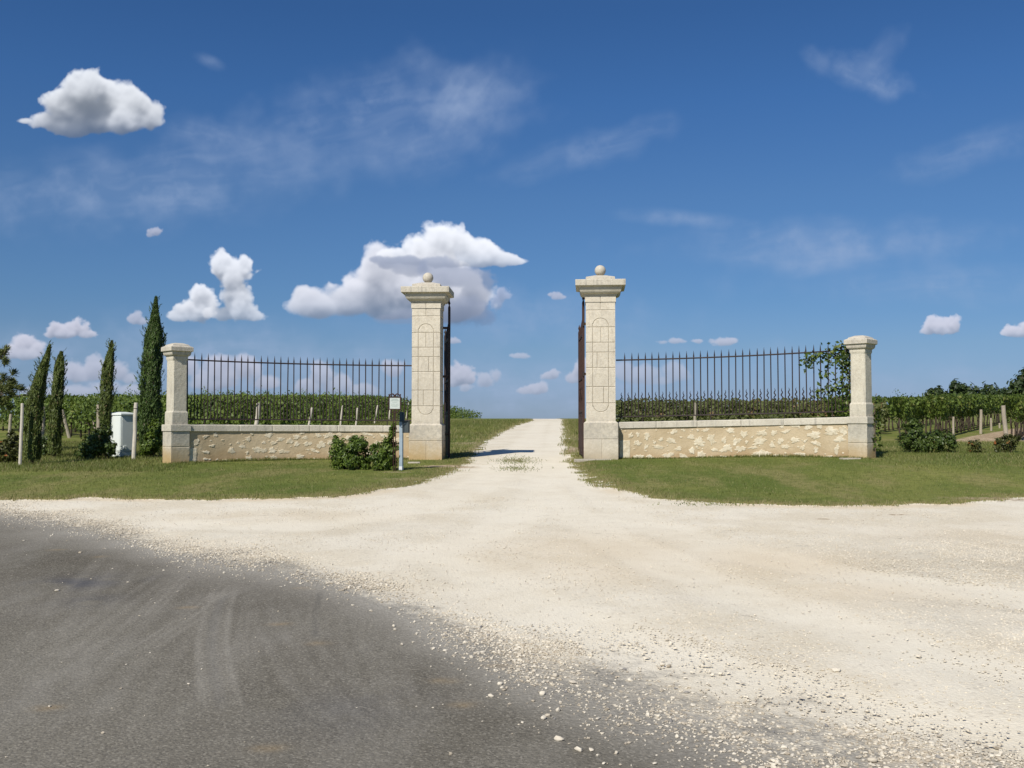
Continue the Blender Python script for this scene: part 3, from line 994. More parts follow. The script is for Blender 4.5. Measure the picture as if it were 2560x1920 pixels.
def pillar(label, x, y, z, rz, vj, seed):
    STONE_PILLAR = (STONE_PILLAR_WET, STONE_PILLAR_DRY)[seed - 1]
    o = thing('gate_pillar', label, 'gate pillar', (x, y, z), rz, 'stone pillars of the entrance gate')
    # plinth: two courses with a bevelled top
    h = 0.404
    pf = []
    for k in range(4):
        pf.append([((-h, 0.49), (h, 0.49)), ((0.02 * (-1) ** k, -0.3), (0.02 * (-1) ** k, 0.49))])
    v, q, at = carved_block(h, -0.25, 0.872, pf, 0.0125, blocks=[0.49], seed=seed)
    nb = len(v)
    cv = []
    for hh, zz in ((h, 0.873), (0.352, 0.915)):
        cv += [(-hh, -hh, zz), (hh, -hh, zz), (hh, hh, zz), (-hh, hh, zz)]
    cq = [(k, (k + 1) % 4, 4 + (k + 1) % 4, 4 + k) for k in range(4)] + [(4, 5, 6, 7)]
    at = {k: np.concatenate([a, np.zeros(8)]) for k, a in at.items()}
    obj('plinth', mesh_np('plinth', np.concatenate([v, cv]), np.concatenate([q, np.array(cq) + nb]), None, at), STONE_PILLAR, o)
    # shaft
    zc = [1.345, 1.73, 2.18, 2.545, 2.78, 3.143, 3.545]
    h = 0.346
    faces = []
    for k in range(4):
        sg = [((-h, zq), (h, zq)) for zq in zc]
        if k == 0:
            lv = vj
        else:
            lv = [0.03, -0.02, 0.05, 0.0]
        for (a, b), s in zip([(1.345, 1.73), (2.18, 2.545), (2.78, 3.143)], lv):
            sg.append(((s, a), (s, b)))
        sg.append(((0.0, 3.545), (0.0, 3.74)))
        faces.append(sg)
    pw, zb, zt, rad = 0.188, 1.262, 3.228, 0.165
    panel = [((-pw, zb), (-pw, zt)), ((pw, zb), (pw, zt))]
    for sgn, zc0 in ((1, zt), (-1, zb)):
        pts = [(-pw, zc0), (-rad, zc0)] + [(-rad * math.cos(a), zc0 + sgn * 0.125 * math.sin(a)) for a in np.linspace(0.05, math.pi - 0.05, 15)] + [(rad, zc0), (pw, zc0)]
        panel += list(zip(pts[:-1], pts[1:]))
    faces[0] = faces[0] + panel
    v, q, at = carved_block(h, 0.912, 3.738, faces, 0.0105, depth=0.014, blocks=zc, seed=seed + 3)
    obj('shaft', mesh_np('shaft', v, q, None, at), STONE_PILLAR, o)
    # neck course
    v, q, at = carved_block(0.363, 3.741, 3.884, [[((0, 3.7), (0, 3.9))]] * 4, 0.012, blocks=[9], seed=seed + 5)
    obj('neck_course', mesh_np('neck_course', v, q, None, at), STONE_PILLAR, o)
    # cornice: fillet, ovolo, soffit, slab with drip
    c = MB()
    prof = [(0.378, 3.887), (0.384, 3.892), (0.384, 3.915), (0.390, 3.921)]
    for a in np.linspace(0, math.pi / 2, 10):
        prof.append((0.392 + 0.108 * math.sin(a), 3.925 + 0.15 * (1 - math.cos(a))))
    prof += [(0.500, 4.088), (0.515, 4.092), (0.582, 4.108), (0.588, 4.114), (0.590, 4.24), (0.584, 4.252), (0.345, 4.268)]
    c.sq(prof)
    obj('cornice', c.mesh('cornice'), STONE_CAP, o)
    k = MB()
    k.sq([(0.345, 4.270), (0.345, 4.335), (0.338, 4.345), (0.13, 4.408), (0.11, 4.412)])
    obj('cap_stone', k.mesh('cap_stone'), STONE_CAP, o)
    b = MB()
    prof = [(0.0, 4.413)]
    b.ball((0, 0, 4.415 + 0.122), 0.133)
    obj('ball_finial', b.mesh('ball_finial', True), STONE_CAP, o)
    return o


PLx, PLy, PLz = -2.09, 24.75, 0.693
PRx, PRy, PRz = 2.124, 23.95, 0.75
pillar('tall pale stone gate pillar with ball, beside the blue grey letterbox post', PLx, PLy, PLz, R(-2.6), [-0.055, 0.07, 0.0], 1)
pillar('tall pale stone gate pillar with ball, beside the railing half covered by a climber', PRx, PRy, PRz, R(-4.6), [0.07, -0.075, 0.01], 2)

# ------------------------------------------------------------------ iron gates, swung open
IRON = simple_mat("rusty_brown_iron", (0.032, 0.021, 0.019), 0.62, 0.35, 9.0, 0.0, 0.25)
IRON.node_tree.nodes['Principled BSDF'].inputs['Specular IOR Level'].default_value = 0.35
IRON_RUST = simple_mat("dull_red_iron", (0.050, 0.026, 0.021), 0.7, 0.4, 7.0, 0.0, 0.25)


def gate_leaf(label, x, y, z, rz, sgn, mat):
    """a leaf lies along local +X from its hinge"""
    o = thing('gate_leaf', label, 'gate', (x, y, z), rz, 'open iron gate leaves')
    W = 1.68

    def top(s):
        return 3.42 - 0.30 * math.sin(min(1, s / W) * math.pi / 2)
    for s, hgt, nm in ((0.03, 3.80, 'hinge_stile'), (W - 0.03, 3.22, 'meeting_stile')):
        m = MB().box(s - 0.03, s + 0.03, -0.03, 0.03, 0.03, hgt, 0.004)
        m.sq([(0.03, hgt), (0.012, hgt + 0.06), (0.03, hgt + 0.10), (0.002, hgt + 0.20)], s, 0)
        m.build(nm, mat, o)
    for zz, hh, nm in ((0.09, 0.05, 'bottom_rail'), (1.14, 0.05, 'lock_rail'), (1.95, 0.045, 'middle_rail'), (3.0, 0.055, 'top_rail')):
        MB().box(0.061, W - 0.061, -0.022, 0.022, zz, zz + hh, 0.004).build(nm, mat, o)
    p = MB().box(0.062, W - 0.062, -0.006, 0.006, 0.142, 1.138)
    p.box(0.16, W / 2 - 0.05, -0.014, 0.014, 0.24, 1.04, 0.006)
    p.box(W / 2 + 0.05, W - 0.16, -0.014, 0.014, 0.24, 1.04, 0.006)
    p.build('lower_panel', mat, o)
    n = 11
    for i in range(n):
        s = 0.06 + (W - 0.12) * (i + 1) / (n + 1)
        t_ = top(s)
        b = MB().tube([(0, 0, 1.192), (0, 0, t_)], 0.011, 8)
        b.tube([(0, 0, t_ - 0.012), (0, 0, t_ + 0.03), (0, 0, t_ + 0.17)], [0.011, 0.020, 0.001], 8)
        b.build('bar', mat, o, loc=(s, 0, 0))
    # scroll brace between the middle rail and the top
    for c0 in (0.45, W - 0.45):
        sc = MB()
        pts = []
        for a in np.linspace(0, 4.2 * math.pi, 40):
            rr = 0.20 * (1 - a / (4.9 * math.pi))
            pts.append((c0 + rr * math.cos(a), 0.026, 1.58 + rr * math.sin(a)))
        sc.tube(pts, 0.010, 6)
        sc.build('scroll', mat, o)
    for zz in (0.62, 2.06, 3.28):
        hg = MB().box(-0.02, 0.02, min(0.0, sgn * 0.17), max(0.0, sgn * 0.17), zz - 0.03, zz + 0.03, 0.004)
        hg.tube([(-0.015, 0.0, zz - 0.055), (-0.015, 0.0, zz + 0.055)], 0.024, 10)
        hg.build('hinge', IRON, o)
    return o


gate_leaf('rusty dark iron gate leaf swung open behind the pillar beside the letterbox post', -1.575, 25.05, Gs(-1.6, 25.5) - 0.01, R(97.4), 1, IRON)
gate_leaf('reddish brown iron gate leaf swung open behind the pillar next to the climber covered railing', 1.735, 24.22, Gs(1.7, 25.0) - 0.01, R(89.6), -1, IRON_RUST)

# ------------------------------------------------------------------ curved flank walls, piers and railings
mw, wn_, wl_, wb = new_mat("rubble_and_render")
t = NT(mw)
p = t.opos()
stn = t.attr('stone')
r1 = t.noise(p, 1.3, 5, 0.6)
r2 = t.noise(p, 26, 6, 0.7)
rc = t.mix(t.ramp(r1, 0.35, 0.66), (0.44, 0.345, 0.215), (0.54, 0.44, 0.295))
rc = t.mix(t.ramp(r2, 0.45, 0.75, 0, 0.4), rc, (0.35, 0.27, 0.17))
sz = wn_.new('ShaderNodeSeparateXYZ')
wl_.new(p, sz.inputs[0])
rc = t.mix(t.ramp(t.math('ADD', sz.outputs[2], t.math('MULTIPLY', t.math('SUBTRACT', r1, 0.5), 0.5)), 0.02, 0.40, 0.55, 0.0), rc, (0.37, 0.235, 0.11))
stc = t.mix(t.ramp(t.noise(p, 7, 5, 0.65), 0.36, 0.66), (0.55, 0.475, 0.34), (0.69, 0.62, 0.48))
stc = t.mix(t.ramp(t.noise(p, 30, 5, 0.7), 0.52, 0.74, 0, 0.5), stc, (0.34, 0.27, 0.18))
wc = t.mix(t.ramp(stn, 0.40, 0.60), rc, stc)
wl_.new(wc, wb.inputs['Base Color'])
wb.inputs['Roughness'].default_value = 0.92
wb.inputs['Specular IOR Level'].default_value = 0.1
wl_.new(t.bump(t.math('ADD', t.noise(p, 70, 4, 0.65), t.noise(p, 18, 4)), 0.5, 0.012), wb.inputs['Normal'])

ARC_R, ARC_A = 7.35, R(44.0)
stonesR = [(437, 830, 30, 30), (488, 820, 25, 30), (552, 833, 40, 45), (740, 805, 40, 35), (485, 880, 45, 35), (545, 908, 25, 30), (630, 910, 75, 22), (650, 858, 30, 25), (720, 868, 55, 35), (915, 880, 75, 50), (998, 862, 45, 60), (860, 845, 40, 40), (1085, 868, 35, 35), (1170, 878, 55, 38), (1222, 830, 42, 42), (1350, 825, 55, 40), (1427, 825, 40, 35), (1325, 880, 95, 40), (1470, 880, 35, 35), (1568, 875, 60, 30), (1510, 818, 50, 22), (1575, 780, 60, 22), (1660, 792, 50, 28), (1735, 785, 35, 30), (1700, 843, 80, 45), (1815, 820, 100, 45), (1897, 815, 55, 45), (1870, 872, 55, 40), (1712, 897, 60, 30), (1415, 905, 40, 35), (1505, 917, 50, 30), (1100, 928, 70, 48), (1197, 930, 60, 40), (1285, 922, 55, 18), (1330, 968, 110, 48), (1605, 968, 90, 18), (1710, 938, 30, 35), (770, 925, 50, 25), (865, 940, 40, 40), (925, 980, 80, 50), (700, 970, 70, 35), (500, 985, 65, 40), (580, 985, 60, 28), (815, 985, 65, 30), (1070, 990, 60, 30), (1440, 985, 45, 45), (1520, 990, 60, 35), (1795, 985, 50, 25), (1850, 940, 25, 60), (960, 800, 45, 18), (1130, 805, 55, 30), (1000, 990, 40, 25), (1165, 995, 40, 15), (1240, 885, 18, 25), (810, 798, 14, 20), (905, 800, 16, 18), (790, 845, 20, 10), (605, 880, 20, 16), (1280, 850, 18, 12), (1640, 880, 35, 15), (1215, 985, 20, 18), (1020, 935, 40, 22), (1480, 785, 30, 16), (1380, 790, 22, 10), (1620, 925, 30, 30), (790, 968, 30, 18)]
stonesL = [(340, 758, 40, 25), (408, 745, 30, 28), (272, 792, 45, 45), (635, 773, 38, 32), (520, 848, 38, 45), (595, 822, 40, 22), (345, 857, 45, 20), (700, 843, 60, 38), (742, 850, 45, 30), (812, 800, 35, 25), (862, 775, 40, 30), (925, 787, 40, 38), (975, 808, 40, 30), (780, 748, 50, 35), (972, 760, 45, 35), (1050, 805, 50, 30), (1125, 750, 40, 22), (1205, 747, 65, 38), (1145, 812, 65, 45), (1212, 797, 50, 32), (1270, 742, 40, 25), (1465, 738, 80, 20), (1588, 750, 60, 25), (1335, 765, 50, 30), (805, 850, 45, 35), (880, 857, 70, 25), (1100, 852, 65, 22), (1215, 865, 50, 25), (995, 890, 50, 30), (820, 905, 75, 35), (645, 900, 55, 22), (480, 912, 50, 18), (1120, 912, 60, 18), (1030, 765, 35, 25), (745, 797, 30, 20), (565, 798, 20, 18), (660, 742, 25, 12), (460, 780, 20, 12), (390, 815, 25, 20), (1010, 735, 40, 15), (1400, 820, 60, 30), (1480, 860, 50, 30), (1540, 800, 50, 30), (1620, 850, 60, 35), (1690, 780, 50, 30), (1350, 880, 60, 30), (420, 905, 20, 12), (340, 900, 30, 14), (630, 860, 24, 16), (1050, 845, 24, 14), (920, 905, 24, 14), (765, 890, 20, 12), (1250, 910, 30, 14)]


def arc_pt(side, x0, y0, s, off=0.0):
    """point on the curve of a flank wall; s metres from the gate pillar, off metres towards the viewer's side"""
    a = s / ARC_R
    r = ARC_R - off
    return x0 + side * r * math.sin(a), y0 - ARC_R + r * math.cos(a), a


def flank(side, x0, y0, base0, base1, top0, top1, stones, map_s, map_z, names):
    L = ARC_R * ARC_A
    s_in, s_out = 0.0, L - 0.18
    cop_h = 0.155

    def zb(s):
        return base0 + (base1 - base0) * s / L

    def zt(s):
        return top0 + (top1 - top0) * s / L
    zref = base0
    o = thing('flank_wall', names[0], 'wall', (x0, y0, zref), 0.0, 'low curved walls flanking the gate')
    # rubble body
    cell = 0.0125
    ns, nz = int((s_out - s_in) / cell), int(0.95 / cell)
    Sg, Tg = np.meshgrid(np.linspace(s_in, s_out, ns), np.linspace(-0.16, 1, nz))
    zlo = base0 + (base1 - base0) * Sg / L
    zhi = top0 + (top1 - top0) * Sg / L - cop_h + 0.004
    Zg = zlo + (zhi - zlo) * Tg
    mask = np.zeros(Sg.shape)
    r = np.random.default_rng(5 + side)
    for (px, py, w, h) in stones:
        fs, fz = map_s(px), map_z(py)
        cs = s_in + fs * (s_out - s_in)
        w2, h2 = 0.5 * w * 0.00375, 0.5 * h * 0.0036
        rot = r.normal(0, 0.25)
        dx = Sg - cs
        dz = (Tg - fz) * 0.75
        dx, dz = dx * math.cos(rot) + dz * math.sin(rot), -dx * math.sin(rot) + dz * math.cos(rot)
        th = np.arctan2(dz / h2, dx / w2)
        k = r.random(6) * 6.28
        wob = 1 + 0.20 * (f2d(Sg * 9 + cs, Zg * 9, 3) - 0.5) * 2.2 + 0.14 * np.sin(2 * th + k[0]) + 0.15 * np.sin(3 * th + k[1]) + 0.13 * np.sin(5 * th + k[2]) + 0.10 * np.sin(8 * th + k[3]) + 0.08 * np.sin(13 * th + k[4])
        d = np.sqrt((dx / w2) ** 2 + (dz / h2) ** 2) / wob
        mask = np.maximum(mask, 1 - sstep(0.80, 1.12, d))
    # many tiny chips showing through the render
    for _ in range(90):
        cs, cz, q = r.uniform(s_in, s_out), r.uniform(0.0, 0.98), r.uniform(0.008, 0.022)
        mask = np.maximum(mask, (1 - sstep(0.7, 1.2, np.hypot((Sg - cs) / (q * 1.5), (Tg - cz) * 0.75 / q))) * r.uniform(0.5, 1))
    edge_n = (f2d(Sg * 22, Zg * 22, 3) - 0.5) * 0.9
    mask = np.clip(mask + edge_n * (mask > 0.02) * (mask < 0.98), 0, 1)
    # squared quoins at the pillar end and at the pier end
    qa = 0.235 if side > 0 else 0.06
    quo = ((Sg < 0.28) & (Tg > 0.06) & (Tg < 0.62) & (Sg > 0.03)) if side > 0 else ((Sg > s_out - 0.22) & (Tg < 0.46))
    mask = np.where(quo, np.maximum(mask, 0.9), mask)
    relief = 0.009 * mask + 0.014 * (f2d(Sg * 3.2, Zg * 3.2, 4) - 0.5) + 0.014 * mask * (f2d(Sg * 13, Zg * 13, 3) - 0.5)
    a = Sg / ARC_R
    rr = ARC_R - (0.165 + relief)
    VX = side * rr * np.sin(a)
    VY = -ARC_R + rr * np.cos(a)
    Vf = np.stack([VX, VY, Zg - zref], -1).reshape(-1, 3)
    I_ = np.arange(ns * nz).reshape(nz, ns)
    q1 = np.stack([I_[:-1, :-1], I_[:-1, 1:], I_[1:, 1:], I_[1:, :-1]], -1).reshape(-1, 4)
    # back face, ends and top, coarse
    nb = 40
    sb = np.linspace(s_in, s_out, nb)
    Vb, q2 = [], []
    for s in sb:
        for off, top in ((-0.165, 0), (-0.165, 1), (0.150, 1), (0.150, 0)):
            X, Y, _ = arc_pt(side, 0, 0, s, off)
            Vb.append((X, Y, (zt(s) - cop_h if top else zb(s) - 0.15) - zref))
    for i in range(nb - 1):
        for k in range(4):
            q2.append((i * 4 + k, i * 4 + 4 + k, i * 4 + 4 + (k + 1) % 4, i * 4 + (k + 1) % 4))
    q2 += [(0, 1, 2, 3), ((nb - 1) * 4 + 3, (nb - 1) * 4 + 2, (nb - 1) * 4 + 1, (nb - 1) * 4)]
    me = mesh_np('rubble_masonry', np.concatenate([Vf, np.array(Vb)]), np.concatenate([q1, np.array(q2) + len(Vf)]), None, dict(stone=np.concatenate([mask.ravel(), np.zeros(len(Vb))])))
    obj('rubble_masonry', me, mw, o)
    # coping stones: one mesh, cut into lengths
    cuts = [0.0]
    while cuts[-1] < s_out - 0.75:
        cuts.append(cuts[-1] + r.uniform(0.55, 1.15))
    cuts[-1] = s_out
    Vc, qc, bl, n0 = [], [], [], 0
    prof = [(0.190, 0.0), (0.198, 0.008), (0.200, cop_h - 0.018), (0.186, cop_h - 0.004), (-0.186, cop_h + 0.004), (-0.200, cop_h - 0.018), (-0.198, 0.008), (-0.190, 0.0)]
    npf = len(prof)
    for s0, s1 in zip(cuts[:-1], cuts[1:]):
        m = max(4, int((s1 - s0) / 0.03))
        ss = np.linspace(s0 + 0.004, s1 - 0.004, m)
        jit = r.normal(0, 0.003)
        bb = r.random()
        for i, s in enumerate(ss):
            edge = 0.005 if i in (0, m - 1) else 0.0
            wv = 0.004 * (n2(s * 9, side * 5 + 9) - 0.5)
            for off, hz in prof:
                X, Y, _ = arc_pt(side, 0, 0, s, off * (1 - edge / 0.2) + jit + wv * (1 if off > 0 else -1))
                Vc.append((X, Y, zt(s) - cop_h + hz - zref + (wv if hz > 0.1 else 0) - (edge if hz > 0.1 else 0)))
                bl.append(bb)
        for i in range(m - 1):
            for k in range(npf):
                qc.append((n0 + i * npf + k, n0 + (i + 1) * npf + k, n0 + (i + 1) * npf + (k + 1) % npf, n0 + i * npf + (k + 1) % npf))
        for e, rv in ((0, 1), ((m - 1) * npf, 0)):
            for k in range(3):
                f_ = (n0 + e + k, n0 + e + k + 1, n0 + e + npf - 2 - k, n0 + e + npf - 1 - k)
                qc.append(f_ if rv else f_[::-1])
        n0 += m * npf
    obj('coping', mesh_np('coping', Vc, qc, None, dict(block=np.array(bl))), STONE_COPING, o)

    # end pier
    X, Y, a = arc_pt(side, x0, y0, L + 0.02)
    yaw = -side * a
    zg = zb(L)
    pier = thing('wall_pier', names[1], 'stone pier', (X, Y, zg), yaw, 'small stone piers ending the flank walls')
    ct = zt(L) - zg
    jt = [[((-0.3, 0.36), (0.3, 0.36))]] * 4
    v, q, at = carved_block(0.215, -0.2, ct - cop_h - 0.002, jt, 0.0125, blocks=[0.36], seed=7 + side)
    obj('pedestal', mesh_np('pedestal', v, q, None, at), STONE_POST, pier)
    MB().sq([(0.226, ct - cop_h), (0.236, ct - cop_h + 0.01), (0.236, ct - 0.012), (0.228, ct)]).build('band_course', STONE_COPING, pier)
    # shaft with stopped chamfers
    def octa(hf, ch, z):
        c = hf - ch
        return [(-c, -hf, z), (c, -hf, z), (hf, -c, z), (hf, c, z), (c, hf, z), (-c, hf, z), (-hf, c, z), (-hf, -c, z)]
    rows = [octa(0.186, 0.004, ct + 0.001), octa(0.186, 0.004, ct + 0.27), octa(0.170, 0.020, ct + 0.31), octa(0.168, 0.022, 2.30), octa(0.178, 0.004, 2.345), octa(0.178, 0.004, 2.40)]
    m = MB()
    Vv = [p_ for r_ in rows for p_ in r_]
    qq = [(i * 8 + k, i * 8 + (k + 1) % 8, i * 8 + 8 + (k + 1) % 8, i * 8 + 8 + k) for i in range(len(rows) - 1) for k in range(8)]
    m.add(Vv, qq)
    m.build('shaft', STONE_POST, pier)
    c = MB()
    prof = [(0.186, 2.402), (0.190, 2.412)]
    for a_ in np.linspace(0, math.pi / 2, 7):
        prof.append((0.194 + 0.036 * math.sin(a_), 2.416 + 0.085 * (1 - math.cos(a_))))
    prof += [(0.232, 2.506), (0.258, 2.516), (0.264, 2.522), (0.264, 2.605), (0.258, 2.616), (0.20, 2.645), (0.19, 2.668), (0.10, 2.705), (0.09, 2.708)]
    c.sq(prof)
    c.build('cap', STONE_CAP, pier)

    # iron railing
    rl = thing('iron_railing', names[2], 'railing', (x0, y0, zref), 0.0, 'curved iron railings on the flank walls')
    s0, s1 = 0.02, L - 0.185

    def rail(zr, rad, nm, flat):
        m_ = MB()
        pts = []
        for s in np.linspace(s0 - (0.05 if flat else 0), s1 + (0.05 if flat else 0), 48):
            X_, Y_, _ = arc_pt(side, 0, 0, s)
            pts.append((X_, Y_, zt(s) - zref + zr))
        m_.tube(pts, rad, 8)
        m_.build(nm, IRON, rl)
    rail(1.485, 0.017, 'top_rail', True)
    rail(0.125, 0.015, 'bottom_rail', True)
    bar = MB().tube([(0, 0, 0.11), (0, 0, 1.49)], 0.0135, 8)
    bar.tube([(0, 0, 1.49), (0, 0, 1.53), (0, 0, 1.665)], [0.0135, 0.0165, 0.001], 8)
    bar_me = bar.mesh('bar')
    dt = MB().tube([(0, 0, 0.11), (0, 0, 0.46)], 0.013, 7)
    wp = [(0.022 * math.sin(k * 1.15) * (1 - k / 18), 0, 0.46 + k * 0.021) for k in range(13)]
    dt.tube(wp, [0.013] * 4 + [0.015, 0.015, 0.014, 0.013, 0.012, 0.010, 0.008, 0.005, 0.001], 7)
    dt_me = dt.mesh('wavy_dart')
    nbar = 34 if side < 0 else 33
    pitch = (s1 - s0 - 0.22) / (nbar - 1)
    for i in range(nbar):
        s = s0 + 0.16 + i * pitch
        X_, Y_, a = arc_pt(side, 0, 0, s)
        obj('bar', bar_me, IRON, rl, (X_, Y_, zt(s) - zref), (random.gauss(0, 0.004), random.gauss(0, 0.004), -side * a))
        s -= pitch / 2
        X_, Y_, a = arc_pt(side, 0, 0, s)
        obj('wavy_dart', dt_me, IRON, rl, (X_, Y_, zt(s) - zref), (0, 0, -side * a + random.choice((0, math.pi))))
    for s in (0.6, 2.2, 3.9, 5.0):
        X_, Y_, a = arc_pt(side, 0, 0, s)
        MB().tube([(0, 0, 0.0), (0, 0, 0.115)], 0.012, 8).build('foot', IRON, rl, loc=(X_, Y_, zt(s) - zref))
    return o


flank(-1, PLx - 0.395, PLy, PLz - 0.01, 1.6 - 0.875, 1.6 - 0.04, 1.6 - 0.012, stonesL, lambda q: 1 - (q - 215) / (1780 - 215), lambda q: (922 - q) / 200.0,
      ('low curved wall with few white stones in brown render, behind the shrubs and sign', 'small capped stone pier beside the tallest cypress', 'dark iron railing with spear tips, behind the small framed sign'))
flank(1, PRx + 0.40, PRy, PRz - 0.01, 1.6 - 0.775, 1.6 + 0.045, 1.6 + 0.160, stonesR, lambda q: (q - 350) / (1940 - 350), lambda q: (1000 - q) / 225.0,
      ('low curved wall thick with white stones in sandy render, lit and unobstructed', 'small capped stone pier next to the climbing plant', 'dark iron railing with spear tips, partly covered by a climbing plant'))

# flat stone pads at the feet of the walls
SLAB = limestone("pad_stone", (0.46, 0.42, 0.35), grey=0.5)
for px, py, w, d, lab in [(470, 1158, 0.30, 0.22, 'small flat pale stone pad at the foot of the pier beside the tall cypress'), (1035, 1160, 0.28, 0.2, 'flat stone pad at the foot of the pillar by the letterbox'),
                          (1482, 1153, 0.85, 0.24, 'long flat stone pad under the pillar at the gravel edge'), (2125, 1158, 0.40, 0.2, 'flat reddish stone pad below the pier with the climber')]:
    X, Y = gat(px, py)
    Y0 = Y
    Y = min(Y, 23.3 if px < 1400 else (23.42 if px < 1600 else 21.55))
    X *= Y / Y0
    m = MB().box(-w / 2, w / 2, -d / 2, d / 2, -0.05, 0.028, 0.008)
    o = m.build('stone_pad', SLAB, None, loc=(X, Y, Gs(X, Y) + 0.02), rot=(0, 0, random.uniform(-0.2, 0.2)))
    tag(o, lab, 'stone pad', 'flat stone pads by the walls')


# ------------------------------------------------------------------ foliage
def leaves_mesh(name, C, N, size, asp=1.5, tint=None, r=None, up=None):
    """C centres, N facing directions, size per leaf; kite shaped leaves"""
    n = len(C)
    N = N / np.maximum(np.linalg.norm(N, axis=1, keepdims=True), 1e-6)
    if up is None:
        ref = r.normal(size=(n, 3))
    else:
        ref = up
    T = np.cross(N, ref)
    T /= np.maximum(np.linalg.norm(T, axis=1, keepdims=True), 1e-6)
    B = np.cross(T, N)
    if up is not None:
        B, T = B, T
    s = np.asarray(size).reshape(-1, 1)
    l, w = s * asp * 0.5, s * 0.5
    Vv = np.stack([C - B * l, C + T * w * 0.9 - B * l * 0.1 + N * w * 0.25, C + B * l, C - T * w * 0.9 - B * l * 0.1 + N * w * 0.25], 1).reshape(-1, 3)
    q = np.arange(n * 4).reshape(-1, 4)
    if tint is None:
        tint = r.random(n)
    return mesh_np(name, Vv, q, None, dict(tint=np.repeat(np.clip(tint, 0, 1), 4)))


VINE = leaf_mat("vine_leaves", (0.038, 0.068, 0.013), (0.140, 0.195, 0.036), (0.20, 0.21, 0.06), 0.27)
VINE_OLIVE = leaf_mat("vine_leaves_olive", (0.038, 0.052, 0.014), (0.118, 0.135, 0.038), (0.19, 0.12, 0.055), 0.22)
CYP = leaf_mat("cypress_sprays", (0.020, 0.040, 0.010), (0.085, 0.140, 0.028), (0.11, 0.095, 0.050), 0.12)
CYP_BROWN = leaf_mat("cypress_sprays_browned", (0.036, 0.054, 0.012), (0.130, 0.165, 0.036), (0.20, 0.15, 0.07), 0.14)
BUSH = leaf_mat("shrub_leaves", (0.034, 0.062, 0.011), (0.130, 0.190, 0.028), (0.16, 0.19, 0.05), 0.22, 0.4)
BUSH_DARK = leaf_mat("dark_shrub_leaves", (0.026, 0.048, 0.010), (0.090, 0.130, 0.026), (0.14, 0.13, 0.04), 0.18, 0.4)
BUSH_RED = leaf_mat("rose_shrub_leaves", (0.040, 0.050, 0.014), (0.100, 0.110, 0.030), (0.28, 0.10, 0.03), 0.2, 0.45)
CLIMB = leaf_mat("climber_leaves", (0.022, 0.044, 0.008), (0.105, 0.150, 0.024), (0.17, 0.20, 0.05), 0.25, 0.4)
TREE_FAR = leaf_mat("far_tree_leaves", (0.018, 0.034, 0.012), (0.058, 0.085, 0.028), None, 0.15)
PINE = leaf_mat("pine_needles", (0.032, 0.050, 0.013), (0.150, 0.170, 0.042), (0.14, 0.13, 0.05), 0.1)
BARK = simple_mat("bark", (0.13, 0.095, 0.065), 0.9, 0.35, 12, 0, 0.6)
BARK_DARK = simple_mat("dark_bark", (0.060, 0.046, 0.034), 0.9, 0.35, 12, 0, 0.6)
WOOD = simple_mat("grey_stake_wood", (0.36, 0.315, 0.245), 0.9, 0.3, 14, 0, 0.5)
WOOD_W = simple_mat("bleached_post_wood", (0.55, 0.50, 0.42), 0.9, 0.25, 10, 0, 0.4)


def stem(name, parent, pts, r0, r1, mat, seg=7):
    return MB().tube(pts, r0, seg, r1).build(name, mat, parent, True)


